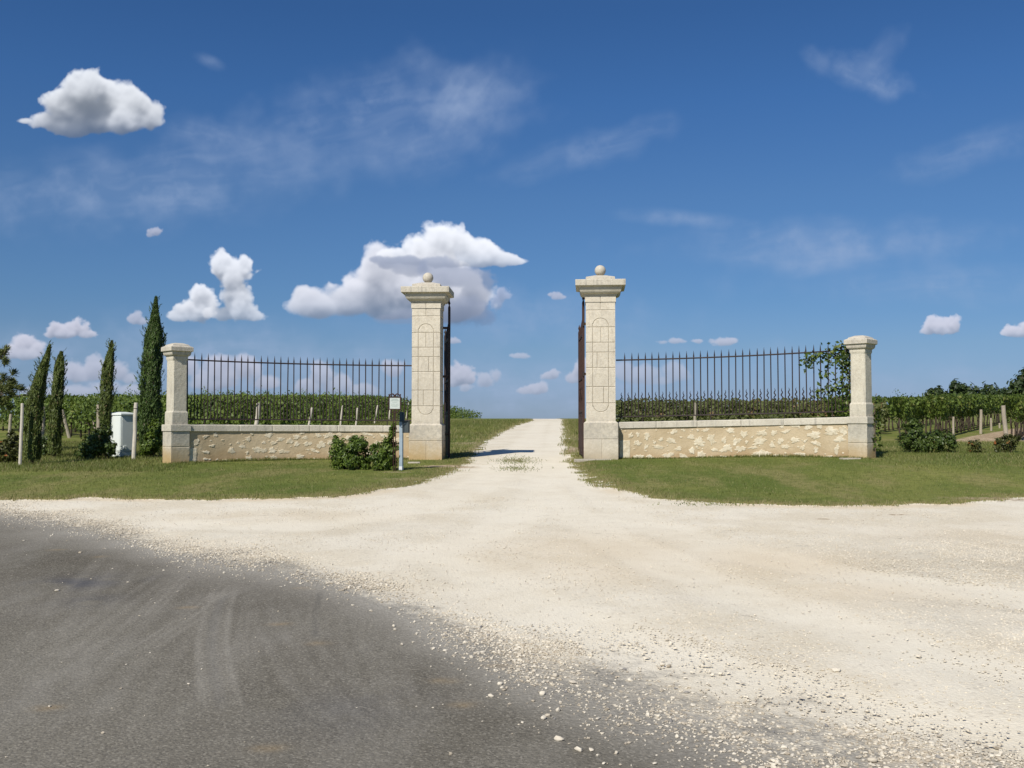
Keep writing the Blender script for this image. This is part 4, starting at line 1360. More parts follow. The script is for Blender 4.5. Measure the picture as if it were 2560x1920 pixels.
def vine_row(name, label, group, p0, p1, h, per_m, mat, trunks=True, low=0.55, seed=0, thick=0.26, shoot=0.5):
    r = np.random.default_rng(seed)
    p0, p1 = np.array(p0, float), np.array(p1, float)
    L = float(np.linalg.norm(p1 - p0))
    d = (p1 - p0) / L
    nrm = np.array([d[1], -d[0]])
    o = thing(name, label, 'vine row', (p0[0], p0[1], Gs(*p0)), 0.0, group)
    n = int(L * per_m)
    s = r.uniform(0, L, n)
    prof = 0.80 + 0.40 * f2d(s * 0.9 + seed, s * 0 + 3.1, 3)
    t_ = r.beta(1.6, 1.25, n)
    z = low + (h - low) * t_ * (0.72 + 0.38 * prof)
    bell = np.sqrt(np.clip(1 - ((t_ - 0.55) / 0.62) ** 2, 0.05, 1)) * (0.75 + 0.5 * n2(s * 1.6 + seed * 3, z * 2.2))
    side = np.sign(r.random(n) - 0.5) * (0.35 + 0.65 * np.sqrt(r.random(n)))
    off = side * thick * bell * prof
    # clumpy: thin out by noise
    keep = n2(s * 2.6 + seed * 7, z * 3.2 + side) > 0.26
    s, z, off, t_ = s[keep], z[keep], off[keep], t_[keep]
    # loose shoots above
    ns = int(L * 3.2)
    ss = r.uniform(0, L, ns)
    sh, so_, sz_ = [], [], []
    for q in ss:
        hh = r.gamma(2.0, 0.5) * 0.16 * shoot * 2
        k = max(2, int(hh / 0.045))
        lean = r.normal(0, 0.3)
        for j in range(k):
            sh.append(q + lean * hh * j / k + r.normal(0, 0.02))
            so_.append(r.normal(0, 0.06))
            sz_.append(h * (0.93 + 0.1 * n2(q * 0.9, 1.0)) + hh * j / k)
    s = np.concatenate([s, sh])
    off = np.concatenate([off, so_])
    z = np.concatenate([z, sz_])
    n = len(s)
    xy = p0[None] + d[None] * s[:, None] + nrm[None] * off[:, None]
    zz = G(xy[:, 0], xy[:, 1]) + z
    C = np.stack([xy[:, 0], xy[:, 1], zz], 1) - np.array([p0[0], p0[1], Gs(*p0)])
    N = np.stack([nrm[0] * np.sign(off), nrm[1] * np.sign(off), 0.45 + 0 * off], 1) + r.normal(size=(n, 3)) * 0.55
    sz2 = r.uniform(0.085, 0.15, n)
    sz2[len(s) - len(sh):] *= 0.62
    tint = np.clip(0.55 * r.random(n) + 0.55 * n2(s * 1.3 + seed, z * 2.5), 0, 1)
    obj('foliage', leaves_mesh('foliage', C, N, sz2, 1.15, tint, r), mat, o)
    if trunks:
        m = MB().tube([(0, 0, -0.05), (0.02, 0.01, 0.22), (-0.015, 0.0, 0.42), (0.03, 0.02, 0.62), (0.05, 0, 0.8)], [0.045, 0.034, 0.030, 0.026, 0.02], 7)
        m.tube([(-0.01, 0, 0.45), (-0.08, 0.01, 0.62), (-0.2, 0, 0.72)], 0.02, 6, 0.012)
        me = m.mesh('trunk', True)
        q = 0.4
        while q < L:
            X, Y = p0 + d * q
            obj('trunk', me, BARK_DARK, o, (X - p0[0], Y - p0[1], Gs(X, Y) - Gs(*p0)), (random.gauss(0, 0.06), random.gauss(0, 0.06), random.uniform(0, 6.28)))
            q += 1.05 + r.normal(0, 0.08)
    return o


def wood_post(label, x, y, h, lean=(0.0, 0.0), rad=0.045, mat=None, group='wooden stakes and vineyard posts', name='wooden_post', wire=False, base=None):
    mat = mat or WOOD
    z = Gs(x, y) if base is None else base
    m = MB()
    rr = [rad * 1.05, rad * 1.02, rad, rad * 0.98, rad * 0.96, rad * 0.86]
    pts = [(0, 0, -0.1)] + [(random.gauss(0, rad * 0.10), random.gauss(0, rad * 0.10), h * k / 4) for k in range(1, 4)] + [(0, 0, h - 0.012), (0, 0, h)]
    m.tube(pts, rr, 9)
    o = m.build(name, mat, None, False, (x, y, z), (lean[1], lean[0], random.uniform(0, 1)))
    if wire:
        MB().tube([(rad * 1.12 * math.cos(a), rad * 1.12 * math.sin(a), h * 0.9) for a in np.linspace(0, 6.2832, 17)], 0.006, 5).build('wire_tie', IRON, o)
    return tag(o, label, 'post', group)


# left vineyard: rows leave the drive obliquely
dL = np.array([-0.68, 0.733])
ends, d = [], 27.6
while d < 112:
    if d < 72:
        xe = -6.64 - 0.02 * d
    else:
        xe = -8.08 + (d - 72) * (4.9 / 38)
    ends.append((xe, d))
    d += 2.55 if d < 74 else 3.6
for i, (xe, dd) in enumerate(ends):
    Lr = 25.0 if i < 3 else (17.0 if dd < 74 else 12.0)
    p0 = np.array([xe, dd])
    if i == 0:
        lab = 'front row of green grapevines running from behind the small sign railing to the pine'
    elif dd < 74:
        lab = 'row of dark green grapevines ending behind the railing with the sign'
    else:
        lab = 'distant grapevine row near the crest of the drive, beyond the rusty gate leaf'
    vine_row('vine_row', lab, 'vine rows behind the sign side railing', p0, p0 + dL * Lr, 1.44 if dd < 60 else 1.42, 330 if i < 4 else 250, VINE, trunks=(i < 2), low=0.25 if i == 0 else 0.06, seed=20 + i)
    if i in (3, 6, 8, 11, 14, 18, 20):
        wood_post('leaning bleached end post of a vine row, seen through the railing with the sign' if dd < 74 else 'small bleached end post of a vine row near the crest of the drive', xe + 0.12, dd - 0.12, 0.98 + 0.22 * random.random(), (R(random.uniform(6, 14)), R(random.uniform(-10, 4))), 0.04, WOOD_W, 'bleached end posts of the vine rows beside the drive', 'vineyard_post')
X0, Y0 = -7.12, 27.62
wood_post('bleached end post of the nearest vine row, behind the sign side railing', X0, Y0, 1.36, (R(6), R(-4)), 0.055, WOOD_W, None, 'vineyard_post')
for px, tz, ln, lab in [(165, 1022, -14, 'short grey post leaning out of vines between cypress pair and cabinet'), (236, 1033, -13, 'leaning grey vineyard post just left of the tied cypress stake'), (15, 1035, 3, 'grey vineyard post in the vines below the pine')]:
    dd = 39.0 if px > 30 else 42
    a, yv, zv = pix_ray(px, tz)
    X = a / yv * dd
    dd2 = dd - 2.2
    X = a / yv * dd2
    wood_post(lab, X + 0.15, dd2, CAM_Z + zv / yv * dd2 - Gs(X, dd2), (R(ln), R(0)), 0.06, WOOD, 'vineyard posts left of the pier', 'vineyard_post')

# right vineyard, behind the railing: lower olive rows nearly square to the view
for i in range(5):
    y0 = 40.0 + i * 2.1
    lab = 'olive green vine row right behind the railing with the climber' if i == 0 else 'olive vine row hidden behind the first one past the climber railing'
    vine_row('vine_row', lab, 'vine rows behind the climber side railing', (4.4 + 0.3 * i, y0 + 4.5), (15.0 + 0.4 * i, y0), 1.22 if i < 4 else 1.3, 330 if i < 2 else 220, VINE_OLIVE, trunks=(i == 0), low=0.22, seed=60 + i, shoot=0.42)
X, Y = 7.75, 42.4
wood_post('thin grey post in the olive vines behind the climber side railing', X, Y, 1.28, (0, 0), 0.06, WOOD, None, 'vineyard_post')
# right vineyard, beyond the pier
dR = np.array([0.52, 0.854])
for i, (st, Lr, lab) in enumerate([((13.35, 34.6), 22, 'vine row starting behind the dark round shrub, right of the pier'), ((15.4, 36.4), 24, 'vine row along the far side of the bare soil strip'), ((17.05, 34.2), 22, 'vine row starting at the leaning post on the near side of the bare soil strip'),
                                   ((11.6, 36.0), 22, 'vine row emerging directly behind the pier with the climber'), ((19.2, 33.4), 20, 'vine row at the right edge, nearest the picture border')]):
    vine_row('vine_row', lab, 'vine rows right of the pier', st, np.array(st) + dR * Lr, 1.50 if i in (1, 2, 4) else 1.42, 330, VINE, True, 0.62, 80 + i, 0.30, 0.45)
for px, yb, yt, ln, rad, lab in [(2286, 1085, 1010, 0, 0.055, 'brown grey post behind the dark round shrub right of the pier'), (2383, 1096, 1042, 2, 0.04, 'thin pale post at the corner of the bare soil strip'), (2452, 1086, 1024, 2, 0.055, 'pale split post with dark edge at the far side of the soil strip'),
                                 (2478, 1079, 1046, 0, 0.045, 'small pale post along the far side of the soil strip'), (2499, 1072, 1058, 0, 0.045, 'tiny pale post farthest along the soil strip'), (2516, 1106, 1013, -5, 0.07, 'thick leaning grey post at the near corner of the soil strip')]:
    X, Y = gat(px, yb)
    wood_post(lab, X, Y, (yb - yt) / FPX * Y * 1.0, (R(ln), 0), rad, WOOD, 'posts around the bare soil strip')


# cypresses
def cypress(label, x, y, h, w, axis, mat, n, seed, prof=None, trunk_to=0.3, low=0.05):
    r = np.random.default_rng(seed)
    z0 = Gs(x, y)
    o = thing('cypress', label, 'cypress', (x, y, z0), 0.0, 'columnar cypresses left of the pier')
    n = int(n * 1.6)
    pr = prof or [(0, 0.55), (0.1, 0.85), (0.35, 1.0), (0.6, 0.9), (0.8, 0.62), (0.92, 0.34), (1.0, 0.05)]
    P_ = np.array(pr)
    ax = np.array(axis)          # (fraction, x offset, y offset)
    f = r.random(n) ** 0.92 * (1 - low) + low
    ph = r.uniform(0, 6.283, n)
    # boughs: flattened upright flames that break the outline
    bough = 0.62 + 0.78 * f2d(ph * 2.2 + seed, f * h * 2.6, 3)
    rad = 0.5 * w * np.interp(f, P_[:, 0], P_[:, 1]) * bough * (0.45 + 0.55 * np.sqrt(r.random(n)))
    cx, cy = np.interp(f, ax[:, 0], ax[:, 1]), np.interp(f, ax[:, 0], ax[:, 2])
    C = np.stack([cx + rad * np.cos(ph), cy + rad * np.sin(ph), f * h], 1)
    up = np.stack([np.cos(ph) * 0.35, np.sin(ph) * 0.35, np.ones(n)], 1) + r.normal(size=(n, 3)) * 0.28
    N = np.stack([np.cos(ph), np.sin(ph), 0.15 + 0 * ph], 1) + r.normal(size=(n, 3)) * 0.5
    tint = np.clip(0.5 * r.random(n) + 0.6 * (bough - 0.62) / 0.78, 0, 1)
    tint = np.where(r.random(n) < 0.035, 1.0, np.minimum(tint, 0.89))
    # stray plumes
    m = int(26 * h)
    pf = r.uniform(0.15, 0.985, m)
    pp = r.uniform(0, 6.283, m)
    ex, et, eu, en = [], [], [], []
    for k in range(m):
        rr = 0.5 * w * np.interp(pf[k], P_[:, 0], P_[:, 1]) * r.uniform(0.9, 1.25)
        b = np.array([np.interp(pf[k], ax[:, 0], ax[:, 1]) + rr * math.cos(pp[k]), np.interp(pf[k], ax[:, 0], ax[:, 2]) + rr * math.sin(pp[k]), pf[k] * h])
        dr = np.array([math.cos(pp[k]) * 0.5, math.sin(pp[k]) * 0.5, 1.0])
        for j in range(7):
            ex.append(b + dr * 0.022 * j + r.normal(size=3) * 0.012)
            eu.append(dr + r.normal(size=3) * 0.25)
            en.append(r.normal(size=3))
            et.append(r.random() * 0.6 + 0.2)
    C = np.concatenate([C, np.array(ex)])
    up = np.concatenate([up, np.array(eu)])
    N = np.concatenate([N, np.array(en)])
    tint = np.concatenate([tint, et])
    obj('foliage', leaves_mesh('foliage', C, N, r.uniform(0.014, 0.028, len(C)), 4.6, tint, r, up), mat, o)
    tp = [(np.interp(q, ax[:, 0], ax[:, 1]), np.interp(q, ax[:, 0], ax[:, 2]), q * h) for q in np.linspace(0, 0.97, 9)]
    tp[0] = (tp[0][0], tp[0][1], -0.08)
    stem('trunk', o, tp, 0.045, 0.008, BARK)
    return o


c1x, c1y = gat(92, 1166)
cypress('bent browning cypress leaning to the right, nearest the pine', c1x - 0.06, c1y, 2.68, 0.37, [(0, -0.05, 0), (0.3, -0.03, 0), (0.55, 0.0, 0), (0.75, 0.10, 0), (0.9, 0.24, 0), (1, 0.30, 0)], CYP_BROWN, 7500, 1,
        [(0, 0.85), (0.2, 0.9), (0.45, 0.95), (0.65, 0.9), (0.8, 0.55), (0.92, 0.25), (1, 0.04)])
c2x, c2y = gat(133, 1150)
cypress('short straight cypress behind the bent one', c2x + 0.03, c2y, 2.62, 0.32, [(0, 0, 0), (0.5, 0.0, 0), (1, 0.12, 0)], CYP_BROWN, 6500, 2,
        [(0, 0.9), (0.2, 0.85), (0.45, 0.85), (0.65, 0.85), (0.85, 0.72), (0.95, 0.4), (1, 0.1)])
c3x, c3y = gat(262, 1148)
cypress('slim cypress tied to a stake, left of the white cabinet', c3x, c3y, 2.90, 0.34, [(0, 0, 0), (0.4, -0.02, 0), (0.7, 0.03, 0), (1, 0.13, 0)], CYP_BROWN, 5600, 3,
        [(0, 0.3), (0.2, 0.4), (0.36, 0.75), (0.55, 0.95), (0.75, 0.8), (0.9, 0.45), (1, 0.06)])
c4x, c4y = gat(374, 1149)
cypress('tallest dark green cypress, touching the capped pier', c4x, c4y, 3.98, 0.54, [(0, 0, 0), (0.35, -0.02, 0), (0.7, 0.05, 0), (1, 0.10, 0)], CYP, 12500, 4,
        [(0, 0.55), (0.12, 0.85), (0.3, 1.0), (0.46, 0.92), (0.56, 0.78), (0.66, 0.92), (0.76, 0.86), (0.83, 0.50), (0.91, 0.26), (1.0, 0.07)])

# stakes
for px, yb, yt, ln, rad, lab, wr in [(50, 1169, 1012, 1.0, 0.035, 'thin pale stake standing on the grass below the pine', False), (104, 1128, 1020, 1.2, 0.05, 'grey stake between the two neighbouring cypresses', False),
                                     (248, 1146, 1016, -1.5, 0.058, 'thick brown stake tied to the slim cypress', True), (334, 1156, 1012, 1.6, 0.048, 'pale squared stake between the white cabinet and the tallest cypress', True)]:
    X, Y = gat(px, yb)
    wood_post(lab, X, Y, (yb - yt) / FPX * Y, (R(ln), 0), rad, WOOD_W if px in (50, 334) else WOOD, 'wooden stakes among the cypresses', 'wooden_stake', wr)


def shrub(label, x, y, parts, mat, n, seed, leaf=(0.035, 0.065), asp=1.7, group=None, cat='shrub', name='shrub', clump=34, stems=6):
    """parts = ellipsoids (dx, dy, z, rx, ry, rz, weight)"""
    r = np.random.default_rng(seed)
    z0 = Gs(x, y)
    o = thing(name, label, cat, (x, y, z0), 0.0, group)
    w = np.array([p_[6] for p_ in parts], float)
    w /= w.sum()
    Cs, Ns, Ts = [], [], []
    for p_, wt in zip(parts, w):
        k = max(4, int(clump * wt * len(parts)))
        u = r.normal(size=(k, 3))
        u /= np.linalg.norm(u, axis=1, keepdims=True)
        cc = np.array(p_[:3]) + u * np.array(p_[3:6]) * (r.random((k, 1)) ** 0.35) * r.uniform(0.7, 1.08, (k, 1))
        cc[:, 2] = np.maximum(cc[:, 2], 0.04)
        rs = r.uniform(0.16, 0.34, k) * float(np.mean(p_[3:6]))
        m = int(n * wt)
        ci = r.integers(0, k, m)
        du = r.normal(size=(m, 3))
        du /= np.linalg.norm(du, axis=1, keepdims=True)
        C = cc[ci] + du * (rs[ci] * (r.random(m) ** 0.45) * 1.25)[:, None] * np.array([1, 1, 0.9])
        C[:, 2] = np.maximum(C[:, 2], 0.015)
        out = C - np.array(p_[:3])
        out /= np.maximum(np.linalg.norm(out, axis=1, keepdims=True), 1e-5)
        Cs.append(C)
        Ns.append(out * 0.8 + du * 0.6 + r.normal(size=(m, 3)) * 0.45 + np.array([0, 0, 0.3]))
        Ts.append(np.clip(0.6 * r.random(m) + 0.45 * (r.random(k)[ci]), 0, 1))
    C, N, T = np.concatenate(Cs), np.concatenate(Ns), np.concatenate(Ts)
    obj('foliage', leaves_mesh('foliage', C, N, r.uniform(leaf[0], leaf[1], len(C)), asp, T, r), mat, o)
    m = MB()
    for k in range(stems):
        p_ = parts[k % len(parts)]
        tx, ty, tz = p_[0] + r.normal(0, p_[3] * 0.4), p_[1] + r.normal(0, p_[4] * 0.4), p_[2] + p_[5] * r.uniform(0.0, 0.7)
        bx, by = p_[0] * 0.8 + r.normal(0, 0.04), p_[1] * 0.8 + r.normal(0, 0.04)
        m.tube([(bx, by, -0.05), (bx * 0.7 + tx * 0.3 + r.normal(0, 0.03), by * 0.7 + ty * 0.3, tz * 0.4), (tx, ty, tz)], 0.013, 6, 0.005)
    m.build('stems', BARK, o)
    return o


X, Y = gat(875, 1176)
shrub('dense bright green clipped shrub in front of the wall, left of the sign', X, Y, [(-0.22, 0, 0.36, 0.24, 0.3, 0.34, 1), (0.10, 0.0, 0.42, 0.28, 0.32, 0.34, 1.2), (-0.05, -0.05, 0.18, 0.40, 0.34, 0.20, 1), (0.34, 0.0, 0.2, 0.2, 0.25, 0.2, 0.5), (0.26, 0.02, 0.6, 0.10, 0.14, 0.12, 0.2), (-0.28, 0.0, 0.62, 0.10, 0.12, 0.10, 0.2)], BUSH, 8200, 11, (0.024, 0.048), 1.9)
X, Y = gat(958, 1178)
shrub('upright feathery green shrub growing against the sign post', X, Y, [(-0.06, 0.0, 0.30, 0.24, 0.26, 0.28, 1), (0.14, 0.0, 0.45, 0.15, 0.18, 0.40, 1), (0.20, 0.0, 0.82, 0.075, 0.09, 0.22, 0.35), (-0.20, 0, 0.42, 0.11, 0.14, 0.16, 0.3), (0.05, -0.05, 0.12, 0.3, 0.24, 0.12, 0.5)], BUSH, 6000, 12, (0.020, 0.042), 2.4)
gp = 'shrubs among the cypresses'
X, Y = gat(240, 1154)
shrub('round dark green shrub in front of the white cabinet', X, Y, [(0, 0, 0.36, 0.42, 0.4, 0.34, 1.3), (-0.15, 0, 0.2, 0.42, 0.4, 0.2, 0.8), (0.12, 0.05, 0.64, 0.2, 0.2, 0.24, 0.4), (0.34, -0.1, 0.28, 0.22, 0.2, 0.2, 0.4), (0.42, -0.15, 0.2, 0.12, 0.12, 0.1, 0.2)], BUSH_DARK, 5200, 13, (0.03, 0.06), 1.6, gp)
X, Y = gat(128, 1146)
shrub('dark bush hugging the foot of the short straight cypress', X, Y, [(0, 0, 0.32, 0.3, 0.3, 0.32, 1), (-0.12, 0, 0.2, 0.26, 0.26, 0.2, 0.6)], BUSH_DARK, 2600, 14, (0.03, 0.06), 1.6, gp)
X, Y = gat(14, 1163)
shrub('loose rose bush with yellowish leaves below the pine', X, Y, [(0, 0, 0.3, 0.28, 0.26, 0.30, 1), (0.14, 0, 0.55, 0.14, 0.14, 0.24, 0.4), (-0.2, 0, 0.3, 0.25, 0.2, 0.3, 0.6)], BUSH_RED, 1700, 15, (0.03, 0.06), 1.6, gp)
X, Y = gat(380, 1151)
shrub('bright green bush filling the corner between tallest cypress and pier', X, Y, [(0, 0.0, 0.40, 0.27, 0.24, 0.40, 1.2), (0.10, 0, 0.72, 0.17, 0.16, 0.30, 0.6), (-0.10, -0.05, 0.22, 0.24, 0.2, 0.22, 0.7)], BUSH, 4200, 16, (0.028, 0.055), 1.7, gp)
gp = 'shrubs on the grass right of the pier'
X, Y = gat(2318, 1154)
shrub('wide dark rounded shrub on the lawn right of the pier', X, Y, [(-0.30, 0, 0.38, 0.42, 0.4, 0.38, 1.2), (0.32, 0, 0.28, 0.42, 0.4, 0.28, 1.1), (0.0, 0, 0.2, 0.70, 0.5, 0.2, 1), (-0.35, 0.0, 0.68, 0.2, 0.2, 0.16, 0.3)], BUSH_DARK, 6500, 17, (0.03, 0.058), 1.5, gp)
X, Y = gat(2438, 1156)
shrub('small sparse reddish rose bush on the lawn', X, Y, [(0, 0, 0.2, 0.16, 0.16, 0.2, 1), (0.08, 0, 0.1, 0.18, 0.16, 0.1, 0.6)], BUSH_RED, 420, 18, (0.03, 0.055), 1.5, gp)
X, Y = gat(2515, 1155)
shrub('low rose bush with orange leaf tips below the leaning post', X, Y, [(-0.05, 0, 0.24, 0.26, 0.24, 0.22, 1), (0.15, 0, 0.3, 0.2, 0.2, 0.2, 0.8)], BUSH_RED, 1300, 19, (0.03, 0.055), 1.5, gp)

# climbing plant on the right railing and pier
xR, yR = PRx + 0.40, PRy
r = np.random.default_rng(44)
cl = thing('climbing_plant', 'leafy climbing plant trailing over the railing beside the pier', 'climber', (xR + 4.7, yR - 1.9, 0.8))
bx, by, bz = xR + 4.7, yR - 1.9, 0.8


def climb_point(s, z, off=0.0):
    X_, Y_, a = arc_pt(1, xR, yR, s, off)
    tz = 1.6 + 0.045 + 0.115 * s / (ARC_R * ARC_A)
    return np.array([X_ - bx, Y_ - by, tz + z - bz])


Lr = ARC_R * ARC_A
paths = [[(Lr - 0.28, 0.05), (Lr - 0.25, 0.6), (Lr - 0.30, 1.1), (Lr - 0.32, 1.5), (Lr - 0.55, 1.62)],
         [(Lr - 0.28, 1.2), (Lr - 0.45, 1.40), (Lr - 0.8, 1.45), (Lr - 1.1, 1.38), (Lr - 1.28, 1.22)],
         [(Lr - 0.3, 1.3), (Lr - 0.6, 1.35), (Lr - 0.75, 1.1), (Lr - 0.8, 0.95)],
         [(Lr - 0.26, 0.7), (Lr - 0.5, 0.62), (Lr - 0.8, 0.58), (Lr - 1.0, 0.66)], [(Lr - 0.3, 0.3), (Lr - 0.55, 0.45), (Lr - 0.85, 0.52)],
         [(Lr - 0.75, 1.1), (Lr - 0.72, 0.9), (Lr - 0.66, 0.75)], [(Lr - 0.3, 0.9), (Lr - 0.42, 0.7), (Lr - 0.4, 0.45)]]
dens = [0.95, 1.1, 0.55, 0.7, 0.35, 0.2, 0.4]
C, N = [], []
st = MB()
for pth, dn in zip(paths, dens):
    q = np.array(pth)
    ln = np.concatenate([[0], np.cumsum(np.hypot(*np.diff(q, axis=0).T))])
    pts = [climb_point(np.interp(t_, ln, q[:, 0]) + r.normal(0, 0.012), np.interp(t_, ln, q[:, 1]), 0.02) for t_ in np.linspace(0, ln[-1], 14)]
    st.tube([tuple(p_) for p_ in pts], 0.009, 6, 0.004)
    for _ in range(int(ln[-1] * 135 * dn)):
        t_ = r.uniform(0, ln[-1])
        C.append(climb_point(np.interp(t_, ln, q[:, 0]) + r.normal(0, 0.10), np.interp(t_, ln, q[:, 1]) + r.normal(-0.02, 0.085), r.normal(0.02, 0.06)))
        N.append(np.array([-0.2, -0.8, 0.5]) + r.normal(size=3) * 0.6)
for _ in range(110):
    C.append(climb_point(Lr - 0.30 + r.normal(0, 0.09), r.uniform(0.95, 1.62), r.normal(0.0, 0.08)))
    N.append(np.array([-0.2, -0.8, 0.5]) + r.normal(size=3) * 0.6)
for _ in range(90):
    C.append(climb_point(Lr + 0.30 + r.normal(0, 0.05), r.uniform(-0.75, 0.15), r.normal(-0.12, 0.05)))
    N.append(np.array([0.5, -0.6, 0.3]) + r.normal(size=3) * 0.6)
st.tube([tuple(climb_point(Lr + 0.27, z_, -0.1)) for z_ in np.linspace(-0.85, 0.2, 8)], 0.01, 6)
C, N = np.array(C), np.array(N)
obj('foliage', leaves_mesh('foliage', C, N, r.uniform(0.045, 0.09, len(C)), 1.5, r.random(len(C)), r), CLIMB, cl)
st.build('stems', BARK, cl)


# pine at the left edge
def pine(label, x, y):
    r = np.random.default_rng(5)
    z0 = Gs(x, y)
    o = thing('pine_tree', label, 'pine tree', (x, y, z0))
    stem('trunk', o, [(0, 0, -0.1), (0.03, 0, 0.9), (-0.02, 0, 1.8), (0.02, 0, 2.6)], 0.11, 0.05, BARK, 9)
    C, N, U, T = [], [], [], []
    limbs = MB()
    tips = []
    for k in range(46):
        a = r.uniform(0, 6.283)
        e = r.uniform(-0.1, 1.25)
        ln = r.uniform(0.75, 1.25) * (1.0 - 0.22 * max(0, e - 0.7))
        b = np.array([0, 0, r.uniform(0.9, 2.0)])
        tip = b + ln * np.array([math.cos(a) * math.cos(e), math.sin(a) * math.cos(e), math.sin(e) * 0.95])
        mid = b * 0.5 + tip * 0.5 + np.array([0, 0, -0.06])
        limbs.tube([tuple(b), tuple(mid), tuple(tip)], 0.022, 6, 0.008)
        tips.append((tip, tip - b))
        tips.append((mid * 0.35 + tip * 0.65 + r.normal(size=3) * 0.13, tip - b))
        if k % 2:
            tips.append((tip + r.normal(size=3) * 0.16, tip - b))
    for tip, dr in tips:
        dr = dr / np.linalg.norm(dr) + np.array([0, 0, 0.5])
        n = 150
        u = r.normal(size=(n, 3)) * 0.75 + dr
        u /= np.linalg.norm(u, axis=1, keepdims=True)
        ll = r.uniform(0.03, 0.17, (n, 1))
        C.append(tip + u * ll)
        U.append(u)
        N.append(r.normal(size=(n, 3)))
        T.append(np.clip(r.random(n) * 0.5 + 0.4 * r.random() + 0.1, 0, 1))
    C, N, U, T = map(np.concatenate, (C, N, U, T))
    limbs.build('limbs', BARK, o)
    obj('crown', leaves_mesh('crown', C, N, r.uniform(0.014, 0.024, len(C)), 6.5, T, r, U), PINE, o)
    return o


pine('round crowned pine cut off by the left picture edge', -14.35, 27.0)


# far trees
def broad_tree(label, x, y, h, crown, n, seed, group):
    r = np.random.default_rng(seed)
    z0 = Gs(x, y)
    o = thing('broadleaf_tree', label, 'tree', (x, y, z0), 0.0, group)
    stem('trunk', o, [(0, 0, -0.3), (0.1, 0, h * 0.3), (0, 0.1, h * 0.65), (0.05, 0, h * 0.85)], 0.022 * h + 0.05, 0.05, BARK_DARK, 8)
    lb = MB()
    Cs, Ns, Ts = [], [], []
    for (cx, cy, cz, cr) in crown:
        lb.tube([(0, 0, h * 0.4), (cx * 0.5, cy * 0.5, (h * 0.4 + cz) * 0.5), (cx, cy, cz)], 0.07, 6, 0.03)
        k = 26
        u = r.normal(size=(k, 3))
        u /= np.linalg.norm(u, axis=1, keepdims=True)
        cc = np.array([cx, cy, cz]) + u * cr * (r.random((k, 1)) ** 0.5)
        m = int(n / len(crown))
        ci = r.integers(0, k, m)
        du = r.normal(size=(m, 3))
        Cs.append(cc[ci] + du * cr * 0.20)
        Ns.append(du + (cc[ci] - np.array([cx, cy, cz])) / cr + r.normal(size=(m, 3)) * 0.4)
        Ts.append(np.clip(r.random(m) * 0.5 + r.random(k)[ci] * 0.5, 0, 1))
    lb.build('limbs', BARK_DARK, o)
    C = np.concatenate(Cs)
    obj('crown', leaves_mesh('crown', C, np.concatenate(Ns), r.uniform(0.22, 0.45, len(C)), 1.4, np.concatenate(Ts), r), TREE_FAR, o)
    return o


def far_at(px, dd):
    a, yv, zv = pix_ray(px, 1000)
    return a / yv * dd, dd


gp = 'dark trees beyond the vineyard on the right'
for px, dd, top, cr, seed, lab in [(2345, 118, 968, [(-0.3, 0, -1.0, 1.0), (0.7, 0, -1.6, 0.9), (-1.0, 0, -1.9, 0.8)], 1, 'small dark tree farthest left in the line beyond the vines'),
                                   (2397, 112, 955, [(0, 0, -1.0, 1.05), (0.7, 0, -1.5, 0.9), (-0.6, 0, -2.0, 0.7), (0.9, 0, -3.0, 0.6)], 2, 'slender open crowned tree taller than its two neighbours'),
                                   (2472, 120, 970, [(-1.3, 0, -1.0, 1.1), (0.1, 0, -0.8, 1.2), (1.4, 0, -1.0, 1.1), (2.4, 0, -1.7, 0.9), (-2.0, 0, -1.9, 0.8)], 3, 'broad flat topped dark tree between two taller ones'),
                                   (2556, 104, 925, [(0.6, 0, -0.9, 1.2), (-0.6, 0, -2.2, 1.3), (-1.8, 0, -2.9, 1.0), (1.6, 0, -2.0, 1.5), (0.4, 0, -3.6, 1.4)], 4, 'tallest dark tree cut by the right picture edge')]:
    X, Y = far_at(px, dd)
    a, yv, zv = pix_ray(px, top)
    zt_ = CAM_Z + zv / yv * dd - Gs(X, Y)
    broad_tree(lab, X, Y, zt_, [(c[0], c[1], zt_ + c[2], c[3]) for c in cr], 2600, seed, gp)

# ------------------------------------------------------------------ cabinet, sign, letterbox post
CAB = simple_mat("cabinet_paint", (0.72, 0.76, 0.72), 0.45, 0.06, 4)
CAB_D = simple_mat("cabinet_shadow_gap", (0.20, 0.22, 0.20), 0.6, 0.1, 4)
X, Y = gat(300, 1147)
cb = thing('utility_cabinet', 'pale green white utility cabinet standing on the grass behind a shrub', 'utility cabinet', (X, Y, Gs(X, Y) - 0.02), R(-38))
MB().box(-0.36, 0.36, -0.20, 0.20, 0.0, 0.15, 0.006).build('plinth', CAB, cb)
MB().box(-0.355, 0.355, -0.195, 0.195, 0.158, 1.06, 0.008).build('body', CAB, cb)
MB().box(-0.352, 0.352, -0.19, 0.19, 0.148, 0.16).build('base_gap', CAB_D, cb)
for s in (-1, 1):
    d_ = MB().box(min(s * 0.004, s * 0.335), max(s * 0.004, s * 0.335), -0.209, -0.196, 0.19, 1.03, 0.004).build('door', CAB, cb)
MB().box(-0.03, 0.03, -0.222, -0.210, 0.52, 0.66, 0.004).build('handle', CAB_D, cb)
lid = MB()
lid.sq([(0.375, 1.062), (0.39, 1.068), (0.39, 1.105), (0.38, 1.115), (0.12, 1.150)], 0, 0, 0.56)
lid.build('lid', CAB, cb)
m = MB().box(0.356, 0.362, -0.165, 0.165, 0.20, 1.02, 0.002)
m.build('side_panel', CAB, cb)
MB().box(0.363, 0.385, -0.13, -0.06, 0.22, 0.31, 0.005).build('lock_box', CAB, cb)

